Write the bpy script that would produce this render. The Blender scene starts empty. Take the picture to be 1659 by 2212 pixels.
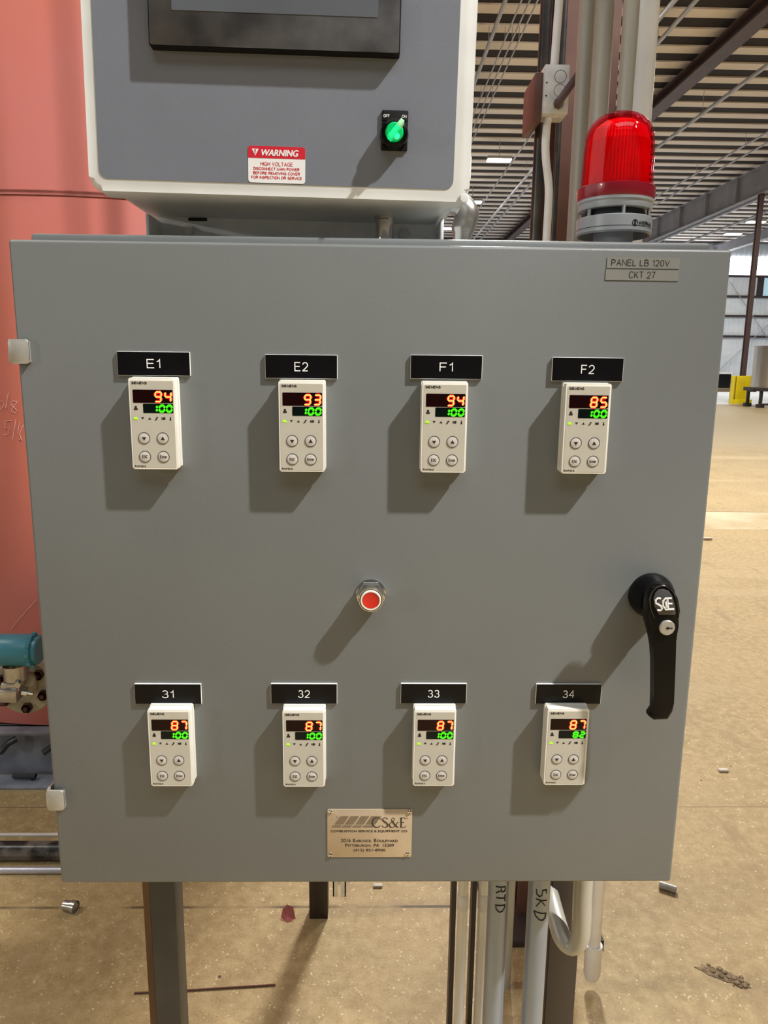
import bpy, bmesh, math, random
from mathutils import Vector, Matrix
random.seed(4)
sc = bpy.context.scene
PI = math.pi

# ------------------------------------------------------------------ camera
IW, IH, FPX = 1659.0, 2212.0, 1620.0
PITCH, ROLL, YAW = 0.19671457, 0.01131076, 0.02042513
CAM = Vector((-0.0028, -0.8283, 1.55))
TOP = 1.67182                      # top edge of the cabinet door, front face at Y = 0
def cam_axes():
    cp, sp, cy, sy = math.cos(PITCH), math.sin(PITCH), math.cos(YAW), math.sin(YAW)
    f = Vector((sy*cp, cy*cp, -sp)); r = Vector((cy, -sy, 0)); u = r.cross(f)
    cr, sr = math.cos(ROLL), math.sin(ROLL)
    return cr*r + sr*u, -sr*r + cr*u, f
CR, CU, CF = cam_axes()
cd = bpy.data.cameras.new('camera'); cam = bpy.data.objects.new('camera', cd)
sc.collection.objects.link(cam); sc.camera = cam
cd.sensor_fit = 'VERTICAL'; cd.sensor_height = 36.0; cd.lens = 36.0*FPX/IH
cd.clip_start = 0.02; cd.clip_end = 300
m = Matrix.Identity(4)
for i in range(3):
    m[i][0], m[i][1], m[i][2], m[i][3] = CR[i], CU[i], -CF[i], CAM[i]
cam.matrix_world = m

# ------------------------------------------------------------------ world, lights, exposure
sc.view_settings.view_transform = 'Standard'; sc.view_settings.look = 'None'
sc.view_settings.exposure = 0.0; sc.view_settings.gamma = 1.0
sc.view_settings.use_curve_mapping = False
w = bpy.data.worlds.new('world'); sc.world = w; w.use_nodes = True
w.node_tree.nodes['Background'].inputs[0].default_value = (1.0, 0.98, 0.95, 1)
w.node_tree.nodes['Background'].inputs[1].default_value = 0.11
KEY_POS = Vector((5.0, -2.5, 8.3)); KEY_AIM = Vector((0, 0.2, 1.2)); KEY_W = 1380; KEY_R = 0.24
SIDE_POS = Vector((-9.5, -5.2, 3.4)); SIDE_W = 130
LAMP_W = 340
def area(name, loc, aim, power, size, color, shape='DISK', sy=None):
    ld = bpy.data.lights.new(name, 'AREA'); ld.energy = power; ld.shape = shape; ld.size = size; ld.color = color
    if sy: ld.size_y = sy
    o = bpy.data.objects.new(name, ld); sc.collection.objects.link(o); o.location = loc
    o.rotation_euler = (Vector(aim)-Vector(loc)).to_track_quat('-Z', 'Y').to_euler()
    return o
area('key_lamp_light', KEY_POS, KEY_AIM, KEY_W, KEY_R, (1.0, 0.975, 0.93))
area('side_lamp_light', SIDE_POS, (0, 0, 1.5), SIDE_W, 0.4, (1.0, 0.95, 0.86))

# ------------------------------------------------------------------ pixel -> place
def ray(x, y): return CF + CR*((x-IW/2)/FPX) + CU*(-(y-IH/2)/FPX)
def P(x, y, Y):
    d = ray(x, y); return CAM + d*((Y-CAM.y)/d.y)
def F(x, y, z=0.0):
    d = ray(x, y); return CAM + d*((z-CAM.z)/d.z)

# ------------------------------------------------------------------ materials
def mat(name, col, rough=0.5, metal=0.0, var=0.0, scale=8.0, col2=None, bump=0.0, bscale=200.0, emit=None, es=0.0,
        trans=0.0, coat=0.0, stretch=None, spec=0.5, lo=0.35, hi=0.65, detail=6.0):
    mt = bpy.data.materials.new(name); mt.use_nodes = True
    nt = mt.node_tree; b = nt.nodes['Principled BSDF']
    b.inputs['Base Color'].default_value = (*col, 1); b.inputs['Roughness'].default_value = rough
    b.inputs['Metallic'].default_value = metal; b.inputs['Specular IOR Level'].default_value = spec
    b.inputs['Transmission Weight'].default_value = trans; b.inputs['Coat Weight'].default_value = coat
    if emit:
        b.inputs['Emission Color'].default_value = (*emit, 1); b.inputs['Emission Strength'].default_value = es
    if var or col2 or bump:
        tc = nt.nodes.new('ShaderNodeTexCoord'); vec = tc.outputs['Object']
        if stretch:
            mp = nt.nodes.new('ShaderNodeMapping'); mp.inputs['Scale'].default_value = stretch
            nt.links.new(vec, mp.inputs[0]); vec = mp.outputs[0]
    if var or col2:
        n = nt.nodes.new('ShaderNodeTexNoise'); n.inputs['Scale'].default_value = scale; n.inputs['Detail'].default_value = detail
        nt.links.new(vec, n.inputs['Vector'])
        r = nt.nodes.new('ShaderNodeValToRGB'); r.color_ramp.elements[0].position = lo; r.color_ramp.elements[1].position = hi
        c2 = col2 if col2 else tuple(min(1, c*(1+var)) for c in col)
        c1 = col if col2 else tuple(c*(1-var) for c in col)
        r.color_ramp.elements[0].color = (*c1, 1); r.color_ramp.elements[1].color = (*c2, 1)
        nt.links.new(n.outputs['Fac'], r.inputs[0]); nt.links.new(r.outputs[0], b.inputs['Base Color'])
    if bump:
        n2 = nt.nodes.new('ShaderNodeTexNoise'); n2.inputs['Scale'].default_value = bscale; n2.inputs['Detail'].default_value = 3
        nt.links.new(vec, n2.inputs['Vector'])
        bp = nt.nodes.new('ShaderNodeBump'); bp.inputs['Strength'].default_value = bump; bp.inputs['Distance'].default_value = 0.002
        nt.links.new(n2.outputs['Fac'], bp.inputs['Height']); nt.links.new(bp.outputs[0], b.inputs['Normal'])
    return mt

M = {}
M['cab'] = mat('cabinet grey paint', (0.157, 0.168, 0.168), 0.42, var=0.03, scale=5, bump=0.10, bscale=900)
M['cabbody'] = M['cab']
M['hmibox'] = mat('moulded light grey box', (0.71, 0.735, 0.735), 0.45, var=0.05, scale=14, bump=0.03, bscale=400)
M['overlay'] = mat('slate grey overlay', (0.162, 0.176, 0.212), 0.45, var=0.04, scale=9, bump=0.12, bscale=1400)
M['black'] = mat('black plastic', (0.0025, 0.0025, 0.003), 0.26, spec=0.16, var=0.2, scale=20)
M['gloss'] = mat('glossy black edge', (0.01, 0.01, 0.01), 0.12, coat=1.0, var=0.1, scale=20)
M['blackmatte'] = mat('matte black', (0.004, 0.004, 0.004), 0.55, spec=0.2, var=0.1, scale=40)
M['blacktag'] = mat('black engraved plate', (0.003, 0.003, 0.004), 0.32, spec=0.2, var=0.2, scale=40)
M['bezelblack'] = mat('dusty dark bezel', (0.032, 0.032, 0.036), 0.36, scale=16, col2=(0.115, 0.115, 0.12), lo=0.42, hi=0.75)
M['screen'] = mat('idle touch screen glass', (0.10, 0.11, 0.13), 0.22, var=0.15, scale=4)
M['white'] = mat('white plastic', (0.80, 0.79, 0.72), 0.42, var=0.02, scale=30)
M['whitecore'] = mat('white laminate core', (0.80, 0.79, 0.75), 0.5, var=0.03, scale=60)
M['face'] = mat('warm grey face film', (0.50, 0.48, 0.41), 0.5, var=0.02, scale=50)
M['key'] = mat('button film', (0.56, 0.53, 0.49), 0.45, var=0.03, scale=50)
M['print'] = mat('black print', (0.012, 0.012, 0.012), 0.6, var=0.1, scale=80)
M['whiteprint'] = mat('white lettering', (0.85, 0.85, 0.82), 0.5, var=0.02, scale=80)
M['redwin'] = mat('dark red display lens', (0.010, 0.001, 0.001), 0.14, spec=0.2, var=0.1, scale=30)
M['grnwin'] = mat('dark green display lens', (0.002, 0.006, 0.005), 0.14, spec=0.2, var=0.1, scale=30)
M['redhalo'] = mat('red digit halo', (0.4, 0.0, 0.0), 0.4, emit=(1.0, 0.015, 0.01), es=0.95)
M['redcore'] = mat('red digit core', (0.4, 0.1, 0.0), 0.4, emit=(1.0, 0.66, 0.16), es=1.15)
M['grnhalo'] = mat('green digit halo', (0.0, 0.2, 0.0), 0.4, emit=(0.02, 0.60, 0.0), es=0.8)
M['grncore'] = mat('green digit core', (0.0, 0.3, 0.0), 0.4, emit=(0.09, 1.0, 0.01), es=1.2)
M['led'] = mat('lime indicator', (0.2, 0.5, 0.0), 0.4, emit=(0.35, 1.0, 0.01), es=0.9)
M['chrome'] = mat('polished chrome', (0.72, 0.70, 0.66), 0.14, 1.0, var=0.05, scale=40)
M['zinc'] = mat('bright zinc clip', (0.40, 0.39, 0.355), 0.36, 0.4, var=0.10, scale=60)
M['galv'] = mat('galvanized steel', (0.70, 0.72, 0.73), 0.42, 0.15, var=0.12, scale=40)
M['galvb'] = mat('bright galvanized plate', (0.86, 0.89, 0.92), 0.42, 0.05, var=0.06, scale=30)
M['emt'] = mat('galvanized conduit', (0.26, 0.295, 0.355), 0.36, 0.45, var=0.07, scale=30, stretch=(1, 1, 0.2))
M['emt2'] = mat('bright thin conduit', (0.78, 0.78, 0.74), 0.36, 0.15, var=0.07, scale=30, stretch=(1, 1, 0.2))
M['emtold'] = mat('weathered beige conduit', (0.44, 0.435, 0.39), 0.40, 0.25, var=0.10, scale=25, stretch=(1, 1, 0.15))
M['whitepipe'] = mat('white painted conduit', (0.84, 0.87, 0.90), 0.35, var=0.05, scale=12)
M['pvc'] = mat('white pvc pipe', (0.88, 0.86, 0.82), 0.35, var=0.05, scale=12)
M['darkpipe'] = mat('dark steel pipe', (0.045, 0.045, 0.052), 0.35, 0.6, scale=14, col2=(0.10, 0.09, 0.075), bump=0.1, bscale=60)
M['brown'] = mat('red brown primer steel', (0.115, 0.050, 0.036), 0.5, var=0.18, scale=10)
M['plum'] = mat('plum brown primer', (0.090, 0.055, 0.058), 0.5, var=0.12, scale=6)
M['umber'] = mat('dark umber painted post', (0.040, 0.030, 0.025), 0.48, var=0.08, scale=10)
M['mill'] = mat('mill scale steel', (0.030, 0.034, 0.042), 0.36, 0.35, scale=7, col2=(0.055, 0.058, 0.066), bump=0.08, bscale=50)
M['rust'] = mat('rusty edge steel', (0.085, 0.045, 0.020), 0.6, 0.2, scale=9, col2=(0.16, 0.085, 0.035), stretch=(1, 1, 0.3))
M['redpaint'] = mat('red button', (0.62, 0.025, 0.012), 0.35, var=0.08, scale=60)
M['warnred'] = mat('warning red', (0.56, 0.012, 0.030), 0.42, var=0.03, scale=60)
M['warnwhite'] = mat('warning white', (0.78, 0.78, 0.80), 0.42, var=0.02, scale=60)
M['plate'] = mat('tan nameplate', (0.52, 0.42, 0.30), 0.40, 0.35, var=0.05, scale=40)
M['plateprint'] = mat('dark brown print', (0.040, 0.028, 0.022), 0.5, var=0.1, scale=60)
M['platebar'] = mat('bronze print bars', (0.22, 0.17, 0.115), 0.45, 0.2, var=0.1, scale=90)
M['tape'] = mat('label tape', (0.25, 0.255, 0.24), 0.30, var=0.02, scale=40)
M['sirengrey'] = mat('light grey siren', (0.40, 0.43, 0.46), 0.38, var=0.03, scale=30)
M['sirendark'] = mat('dark sound slot', (0.02, 0.025, 0.03), 0.5, var=0.2, scale=30)
M['lensred'] = mat('clear red lens', (1.0, 0.045, 0.085), 0.07, trans=0.95, var=0.02, scale=10, spec=0.6)
lm = bpy.data.materials.new('clear red lens'); lm.use_nodes = True; nt = lm.node_tree
for n_ in list(nt.nodes): nt.nodes.remove(n_)
out_ = nt.nodes.new('ShaderNodeOutputMaterial'); ms = nt.nodes.new('ShaderNodeMixShader'); lw_ = nt.nodes.new('ShaderNodeLayerWeight'); pw_ = nt.nodes.new('ShaderNodeMath'); pw_.operation = 'POWER'; pw_.inputs[1].default_value = 5.0; nt.links.new(lw_.outputs['Facing'], pw_.inputs[0]); fr_ = nt.nodes.new('ShaderNodeMath'); fr_.operation = 'MULTIPLY_ADD'; fr_.inputs[1].default_value = 0.35; fr_.inputs[2].default_value = 0.035; nt.links.new(pw_.outputs[0], fr_.inputs[0])
tr_ = nt.nodes.new('ShaderNodeBsdfTransparent'); tr_.inputs[0].default_value = (1.0, 0.30, 0.40, 1); gl_ = nt.nodes.new('ShaderNodeBsdfGlossy'); gl_.inputs[0].default_value = (1, 0.85, 0.85, 1); gl_.inputs['Roughness'].default_value = 0.06
nt.links.new(fr_.outputs[0], ms.inputs[0]); nt.links.new(tr_.outputs[0], ms.inputs[1]); nt.links.new(gl_.outputs[0], ms.inputs[2]); nt.links.new(ms.outputs[0], out_.inputs[0])
M['lensred'] = lm
M['innerred'] = mat('ribbed red inner lens', (0.78, 0.035, 0.075), 0.30, var=0.10, scale=30)
M['collar'] = mat('dark red collar', (0.30, 0.006, 0.020), 0.26, var=0.08, scale=20, coat=0.3)
M['greenknob'] = mat('lit green knob', (0.0, 0.35, 0.10), 0.18, emit=(0.0, 0.80, 0.17), es=0.26)
M['greenlever'] = mat('lit green lever', (0.02, 0.60, 0.25), 0.2, emit=(0.0, 1.0, 0.30), es=0.55)
M['greenhot'] = mat('bright green lamp', (0.0, 0.5, 0.2), 0.2, emit=(0.05, 1.0, 0.42), es=1.0)
M['greentip'] = mat('pale green lever', (0.45, 0.80, 0.52), 0.25, emit=(0.10, 0.9, 0.30), es=0.22)
M['tank'] = mat('salmon red tank primer', (0.49, 0.148, 0.128), 0.52, scale=1.3, col2=(0.49, 0.130, 0.085), lo=0.40, hi=0.62, bump=0.05, bscale=60)
M['weld'] = mat('weld bead', (0.27, 0.075, 0.065), 0.5, var=0.15, scale=30)
M['chalk'] = mat('chalk', (0.72, 0.42, 0.40), 0.8, var=0.1, scale=80)
M['skid'] = mat('blue grey skid steel', (0.17, 0.185, 0.225), 0.45, 0.2, scale=9, col2=(0.32, 0.345, 0.41), bump=0.15, bscale=40)
M['blue'] = mat('teal blue housing', (0.045, 0.23, 0.31), 0.40, var=0.10, scale=20)
M['steel'] = mat('stainless steel', (0.50, 0.49, 0.46), 0.32, 0.9, var=0.1, scale=30)
M['flange'] = mat('pale olive flange', (0.33, 0.30, 0.21), 0.55, scale=20, col2=(0.42, 0.38, 0.26))
M['maroon'] = mat('dark maroon bolt', (0.05, 0.015, 0.012), 0.45, var=0.2, scale=60)
M['patchpipe'] = mat('patchy black pipe', (0.020, 0.018, 0.018), 0.3, 0.2, scale=12, col2=(0.17, 0.15, 0.125), lo=0.50, hi=0.62, stretch=(1, 1, 1))
M['whitetrim'] = mat('white strip', (0.72, 0.70, 0.66), 0.5, var=0.05, scale=20)
M['lavender'] = mat('pale conduit', (0.55, 0.55, 0.62), 0.35, 0.6, var=0.05, scale=20)
M['deck'] = mat('dark roof deck', (0.030, 0.021, 0.020), 0.8, var=0.15, scale=1.2)
M['purlin'] = mat('tan purlin', (0.92, 0.83, 0.74), 0.6, var=0.08, scale=1.2, stretch=(0.3, 1, 1))
M['beam'] = mat('plum roof beam', (0.095, 0.060, 0.060), 0.5, var=0.10, scale=2)
M['beamgrey'] = mat('grey plate girder', (0.30, 0.29, 0.31), 0.5, var=0.10, scale=1.5)
M['rpipe'] = mat('pale ceiling pipe', (0.50, 0.50, 0.54), 0.4, 0.3, var=0.1, scale=2)
M['metalwall'] = None
M['girt'] = mat('dark girt', (0.045, 0.036, 0.036), 0.6, var=0.1, scale=3)
M['daylight'] = mat('daylight panel', (0.8, 0.8, 0.8), 0.5, emit=(0.93, 0.97, 1.0), es=5.0)
M['fillpanel'] = mat('added fill panel', (0.8, 0.8, 0.8), 0.5, emit=(0.95, 0.98, 1.0), es=3.2)
M['bluepane'] = mat('pale blue window', (0.35, 0.55, 0.62), 0.2, emit=(0.42, 0.66, 0.76), es=0.55)
M['yellow'] = mat('yellow guard', (0.92, 0.71, 0.008), 0.42, var=0.05, scale=3)
M['lamp'] = mat('lit lamp lens', (0.9, 0.9, 0.9), 0.4, emit=(1.0, 0.98, 0.92), es=14)
M['lampbody'] = mat('lamp housing', (0.5, 0.5, 0.5), 0.5, var=0.05, scale=4)
M['vat'] = mat('brushed steel vat', (0.55, 0.49, 0.42), 0.28, 0.9, scale=2.2, col2=(0.75, 0.70, 0.64), stretch=(2, 2, 0.1))
M['pink'] = mat('dull pink scrap', (0.42, 0.11, 0.10), 0.6, var=0.15, scale=60)
M['rod'] = mat('red brown rod', (0.14, 0.050, 0.040), 0.5, var=0.15, scale=20)
M['chip'] = mat('pale chip', (0.62, 0.58, 0.50), 0.7, var=0.1, scale=60)
M['crust'] = mat('broken concrete', (0.13, 0.09, 0.05), 0.9, scale=60, col2=(0.30, 0.22, 0.13), bump=0.6, bscale=120)
M['ink'] = mat('black marker ink', (0.01, 0.01, 0.012), 0.5, var=0.1, scale=80)
M['ringdark'] = mat('dark gasket ring', (0.015, 0.015, 0.015), 0.4, var=0.1, scale=80)

# ------------------------------------------------------------------ mesh builder
_txt = {}
def text_geo(s):
    if s not in _txt:
        cu = bpy.data.curves.new('t', 'FONT'); cu.body = s; cu.size = 1; cu.resolution_u = 3
        o = bpy.data.objects.new('t', cu); sc.collection.objects.link(o)
        bpy.context.view_layer.update()
        me = bpy.data.meshes.new_from_object(o.evaluated_get(bpy.context.evaluated_depsgraph_get()))
        vs = [v.co.copy() for v in me.vertices]; fs = [tuple(p.vertices) for p in me.polygons]
        bpy.data.objects.remove(o); bpy.data.curves.remove(cu); bpy.data.meshes.remove(me)
        xs = [v.x for v in vs]; ys = [v.y for v in vs]
        _txt[s] = (vs, fs, min(xs), max(xs), min(ys), max(ys))
    return _txt[s]


def _a(cx, cy, rx, ry, a0, a1, n=10): return [(cx+rx*math.cos(math.radians(a0+(a1-a0)*i/n)), cy+ry*math.sin(math.radians(a0+(a1-a0)*i/n))) for i in range(n+1)]
GL = {
 'A': (.70, [[(0, 0), (.35, 1), (.70, 0)], [(.12, .34), (.58, .34)]]), 'B': (.62, [[(.36, .53)] + [(0, .53), (0, 1), (.36, 1)] + _a(.36, .765, .20, .235, 90, -90) + _a(.38, .265, .24, .265, 90, -90) + [(0, 0), (0, .53)]]),
 'C': (.68, [_a(.37, .5, .37, .5, 42, 318, 18)]), 'D': (.66, [[(0, 0), (0, 1), (.28, 1)] + _a(.28, .5, .38, .5, 90, -90, 14) + [(0, 0)]]),
 'E': (.58, [[(.58, 0), (0, 0), (0, 1), (.57, 1)], [(0, .53), (.52, .53)]]), 'F': (.55, [[(0, 0), (0, 1), (.55, 1)], [(0, .52), (.48, .52)]]),
 'G': (.74, [_a(.38, .5, .38, .5, 42, 325, 18) + [(.74, .18), (.74, .47), (.42, .47)]]), 'H': (.64, [[(0, 0), (0, 1)], [(.64, 0), (.64, 1)], [(0, .52), (.64, .52)]]),
 'I': (.0, [[(0, 0), (0, 1)]]), 'K': (.62, [[(0, 0), (0, 1)], [(.60, 1), (0, .36)], [(.20, .56), (.62, 0)]]), 'L': (.50, [[(0, 1), (0, 0), (.50, 0)]]),
 'M': (.76, [[(0, 0), (0, 1), (.38, .0), (.76, 1), (.76, 0)]]), 'N': (.64, [[(0, 0), (0, 1), (.64, 0), (.64, 1)]]), 'O': (.76, [_a(.38, .5, .38, .5, 90, 450, 24)]),
 'P': (.60, [[(0, 0), (0, 1), (.35, 1)] + _a(.35, .73, .25, .27, 90, -90) + [(0, .46)]]), 'R': (.66, [[(0, 0), (0, 1), (.38, 1)] + _a(.38, .74, .24, .26, 90, -90) + [(0, .48)], [(.38, .48), (.64, 0)]]),
 'S': (.62, [_a(.31, .745, .27, .255, 25, 270, 12) + _a(.31, .25, .31, .25, 80, -160, 12)]), 'T': (.62, [[(0, 1), (.62, 1)], [(.31, 1), (.31, 0)]]),
 'U': (.64, [[(0, 1), (0, .3)] + _a(.32, .3, .32, .3, 180, 360, 12) + [(.64, 1)]]), 'V': (.66, [[(0, 1), (.33, 0), (.66, 1)]]), 'W': (.98, [[(0, 1), (.25, 0), (.49, 1), (.73, 0), (.98, 1)]]),
 '0': (.54, [_a(.27, .5, .27, .5, 90, 450, 24)]), '1': (.26, [[(0, .76), (.14, .82), (.24, 1), (.24, 0)]]), '2': (.54, [_a(.27, .70, .26, .30, 170, -25, 10) + [(.30, .30), (.02, .04), (.02, 0), (.54, 0)]]),
 '3': (.54, [_a(.26, .76, .23, .24, 160, -90, 10) + _a(.26, .27, .27, .27, 85, -165, 12)]), '4': (.58, [[(.43, 0), (.43, 1), (0, .32), (.58, .32)]]),
 '5': (.54, [[(.50, 1), (.10, 1), (.05, .52)] + _a(.26, .32, .28, .32, 130, -150, 12)]), '7': (.54, [[(0, 1), (.54, 1), (.34, .55), (.22, 0)]]), '.': (.04, [[(.02, 0), (.02, .10)]]),
 'n': (.40, [[(0, 0), (0, .72)], [(0, .5)] + _a(.20, .5, .20, .22, 160, 0, 8) + [(.40, 0)]]), 't': (.26, [[(.12, .95), (.12, .10), (.26, .02)], [(0, .70), (.26, .70)]]),
 'e': (.44, [[(.02, .38), (.44, .38)] + _a(.22, .36, .22, .36, 5, 315, 14)]), 'r': (.22, [[(0, 0), (0, .72)], [(0, .48), (.08, .66), (.22, .72)]]), ' ': (.22, [])}

class MB:
    def __init__(s): s.bm = bmesh.new(); s.mi = 0; s.xf = None
    def _post(s, verts, faces=None):
        if s.xf:
            for v in verts: v.co = s.xf(v.co)
        for f in (faces if faces is not None else {f for v in verts for f in v.link_faces}): f.material_index = s.mi
    def box(s, x0, x1, y0, y1, z0, z1, bevel=0.0, seg=2):
        r = bmesh.ops.create_cube(s.bm, size=1)['verts']
        for v in r:
            v.co = Vector(((x0+x1)/2 + v.co.x*(x1-x0), (y0+y1)/2 + v.co.y*(y1-y0), (z0+z1)/2 + v.co.z*(z1-z0)))
        if bevel:
            es = list({e for v in r for e in v.link_edges})
            rr = bmesh.ops.bevel(s.bm, geom=es, offset=bevel, segments=seg, profile=0.5, affect='EDGES')
            r = list({v for f in rr['faces'] for v in f.verts} | {v for v in r if v.is_valid})
        s._post(r); return s
    def slab(s, pts, y0, y1, bevel=0.0, seg=2, back=False):
        """prism: outline pts in (x, z), front at y0, back at y1 (y0 < y1)"""
        a = [s.bm.verts.new((x, y0, z)) for x, z in pts]; b = [s.bm.verts.new((x, y1, z)) for x, z in pts]
        n = len(pts); fr = s.bm.faces.new(a); bk = s.bm.faces.new(b[::-1]); fs = [fr, bk]
        for i in range(n): fs.append(s.bm.faces.new((a[i], b[i], b[(i+1) % n], a[(i+1) % n])))
        vs = set(a) | set(b)
        if bevel:
            es = list(fr.edges) + (list(bk.edges) if back else [])
            rr = bmesh.ops.bevel(s.bm, geom=es, offset=bevel, segments=seg, profile=0.5, affect='EDGES')
            vs = {v for v in vs if v.is_valid} | {v for f in rr['faces'] for v in f.verts}
        bmesh.ops.recalc_face_normals(s.bm, faces=list({f for v in vs for f in v.link_faces}))
        s._post(list(vs)); return s
    def tube(s, pts, rad, n=10, cap=True, flat=1.0):
        pts = [Vector(p) for p in pts]; k = len(pts)
        rr = rad if isinstance(rad, (list, tuple)) else [rad]*k
        rings = []; up = None
        for i, p in enumerate(pts):
            t = (pts[min(i+1, k-1)] - pts[max(i-1, 0)]).normalized()
            if up is None:
                up = Vector((0, 1, 0)) if abs(t.y) < 0.8 else Vector((1, 0, 0))
            a = t.cross(up); 
            if a.length < 1e-5: a = t.orthogonal()
            a.normalize(); b = a.cross(t).normalized(); up = b
            rings.append([s.bm.verts.new(p + a*math.cos(2*PI*j/n)*rr[i] + b*math.sin(2*PI*j/n)*rr[i]*flat) for j in range(n)])
        vs = [v for r in rings for v in r]
        for i in range(k-1):
            for j in range(n):
                s.bm.faces.new((rings[i][j], rings[i][(j+1) % n], rings[i+1][(j+1) % n], rings[i+1][j]))
        if cap:
            s.bm.faces.new(rings[0][::-1]); s.bm.faces.new(rings[-1])
        bmesh.ops.recalc_face_normals(s.bm, faces=list({f for v in vs for f in v.link_faces}))
        s._post(vs); return s
    def lathe(s, prof, c, axis='Z', n=32, rib=None):
        """prof: (radius, height) list; axis Z up or Y (height runs along -Y) or X"""
        c = Vector(c); rings = []; vs = []
        for r, h in prof:
            ring = []
            cnt = 1 if r < 1e-7 else n
            for j in range(cnt):
                a = 2*PI*j/n; q = r*(rib(j) if rib else 1)
                x, y = q*math.cos(a), q*math.sin(a)
                co = {'Z': (x, y, h), 'Y': (x, -h, y), 'X': (h, x, y)}[axis]
                ring.append(s.bm.verts.new(c + Vector(co)))
            rings.append(ring); vs += ring
        for a, b in zip(rings, rings[1:]):
            if len(a) == 1 and len(b) == 1: continue
            for j in range(n):
                k = (j+1) % n
                if len(a) == 1: s.bm.faces.new((a[0], b[j], b[k]))
                elif len(b) == 1: s.bm.faces.new((a[j], a[k], b[0]))
                else: s.bm.faces.new((a[j], a[k], b[k], b[j]))
        bmesh.ops.recalc_face_normals(s.bm, faces=list({f for v in vs for f in v.link_faces}))
        s._post(vs); return s
    def poly(s, pts, y, th=0.0002):
        return s.slab(pts, y-th, y)
    def text(s, st, x0, x1, z0, z1, y, th=0.0002, shear=0.0, bold=0.0, keep=False, mapf=None):
        vs, fs, ax, bx, ay, by = text_geo(st)
        sx, sz = (x1-x0)/(bx-ax), (z1-z0)/(by-ay)
        offs = [(0, 0)] if not bold else [(-bold, 0), (bold, 0), (0, bold*0.6), (0, -bold*0.6)]
        for q, (ox, oz) in enumerate(offs):
            nv = []
            for v in vs:
                X = x0 + (v.x-ax)*sx + (v.y-ay)*sz*shear + ox; Z = z0 + (v.y-ay)*sz + oz
                co = Vector((X, y-th-q*0.00001, Z))
                if mapf: co = mapf(X, Z)
                nv.append(s.bm.verts.new(co))
            for f in fs: s.bm.faces.new([nv[i] for i in f])
            s._post(nv)
        return s
    def ribbon(s, pts, wd, y, mapf=None):
        n = len(pts); vs = []
        for i, (x, z) in enumerate(pts):
            d1 = None; d0 = None
            if i < n-1: d1 = Vector((pts[i+1][0]-x, pts[i+1][1]-z)).normalized()
            if i > 0: d0 = Vector((x-pts[i-1][0], z-pts[i-1][1])).normalized()
            d0 = d0 if d0 is not None else d1; d1 = d1 if d1 is not None else d0
            n0, n1 = Vector((-d0.y, d0.x)), Vector((-d1.y, d1.x)); mn = n0+n1
            mn = n1 if mn.length < 1e-6 else mn.normalized(); k = wd/2/max(0.45, mn.dot(n1))
            ex = Vector((0, 0))
            if i == 0: ex = -d1*wd*0.0
            a = (x+ex.x+mn.x*k, z+ex.y+mn.y*k); b = (x+ex.x-mn.x*k, z+ex.y-mn.y*k)
            vs.append([s.bm.verts.new(mapf(*c) if mapf else Vector((c[0], y, c[1]))) for c in (a, b)])
        for p, r_ in zip(vs, vs[1:]):
            f = s.bm.faces.new((p[0], p[1], r_[1], r_[0])); f.material_index = s.mi
        s._post([v for p in vs for v in p])
    def stext(s, st, x0, x1, z0, z1, y, wd, shear=0.0, mapf=None):
        """plain monoline grotesque lettering fitted to a box, drawn just in front of y"""
        gap = 0.24; tot = 0; lay = []
        for ch in st:
            w_, ln = GL[ch]; lay.append((tot, ln)); tot += w_ + gap
        tot -= gap; hx = (x1-x0-wd)/tot; hz = (z1-z0-wd)
        for k, (o, ln) in enumerate(lay):
            for j, pl_ in enumerate(ln):
                pts = [(x0+wd/2+(o+a)*hx + shear*b*hz, z0+wd/2+b*hz) for a, b in pl_]
                s.ribbon(pts, wd, y-0.00015-0.00001*j, mapf)
        return s
    def build(s, name, mats, parent=None, origin=None, smooth=35):
        me = bpy.data.meshes.new(name)
        org = Vector(origin) if origin is not None else None
        if org is not None:
            for v in s.bm.verts: v.co -= org
        elif parent is not None and parent.get('_abs'):
            pass
        s.bm.to_mesh(me); s.bm.free()
        for mt in (mats if isinstance(mats, (list, tuple)) else [mats]): me.materials.append(mt)
        if smooth:
            for p in me.polygons: p.use_smooth = True
            me.set_sharp_from_angle(angle=math.radians(smooth))
        o = bpy.data.objects.new(name, me); sc.collection.objects.link(o)
        if parent is not None: o.parent = parent
        if org is not None: o.location = org
        return o

def tag(o, label, cat, group=None):
    o['label'] = label; o['category'] = cat
    if group: o['group'] = group
    return o
def thing(name, label, cat, loc=(0, 0, 0), group=None, ry=0.0):
    o = bpy.data.objects.new(name, None); sc.collection.objects.link(o); o.empty_display_size = 0.05
    o.location = loc; o.rotation_euler = (0, ry, 0)
    return tag(o, label, cat, group)
def struct(o): o['kind'] = 'structure'; return o
def shift(loc):
    """mesh coords given in world, parent empty stands at loc (no rotation)"""
    l = Vector(loc); return lambda co: co - l
def mb(loc=None):
    q = MB()
    if loc is not None: q.xf = shift(loc)
    return q
def copy_tree(o, parent=None):
    c = o.copy(); sc.collection.objects.link(c)
    if parent is not None: c.parent = parent
    for ch in list(o.children): copy_tree(ch, c)
    return c
def rrect(x0, x1, z0, z1, r, n=5):
    pts = []
    for cx, cz, a0 in ((x1-r, z1-r, 0), (x0+r, z1-r, 90), (x0+r, z0+r, 180), (x1-r, z0+r, 270)):
        for i in range(n+1):
            a = math.radians(a0 + 90*i/n); pts.append((cx+r*math.cos(a), cz+r*math.sin(a)))
    return pts
def circ(cx, cz, r, n=24): return [(cx+r*math.cos(2*PI*i/n), cz+r*math.sin(2*PI*i/n)) for i in range(n)]
def XZ(pts, Y): return [(P(x, y, Y).x, P(x, y, Y).z) for x, y in pts]
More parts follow.
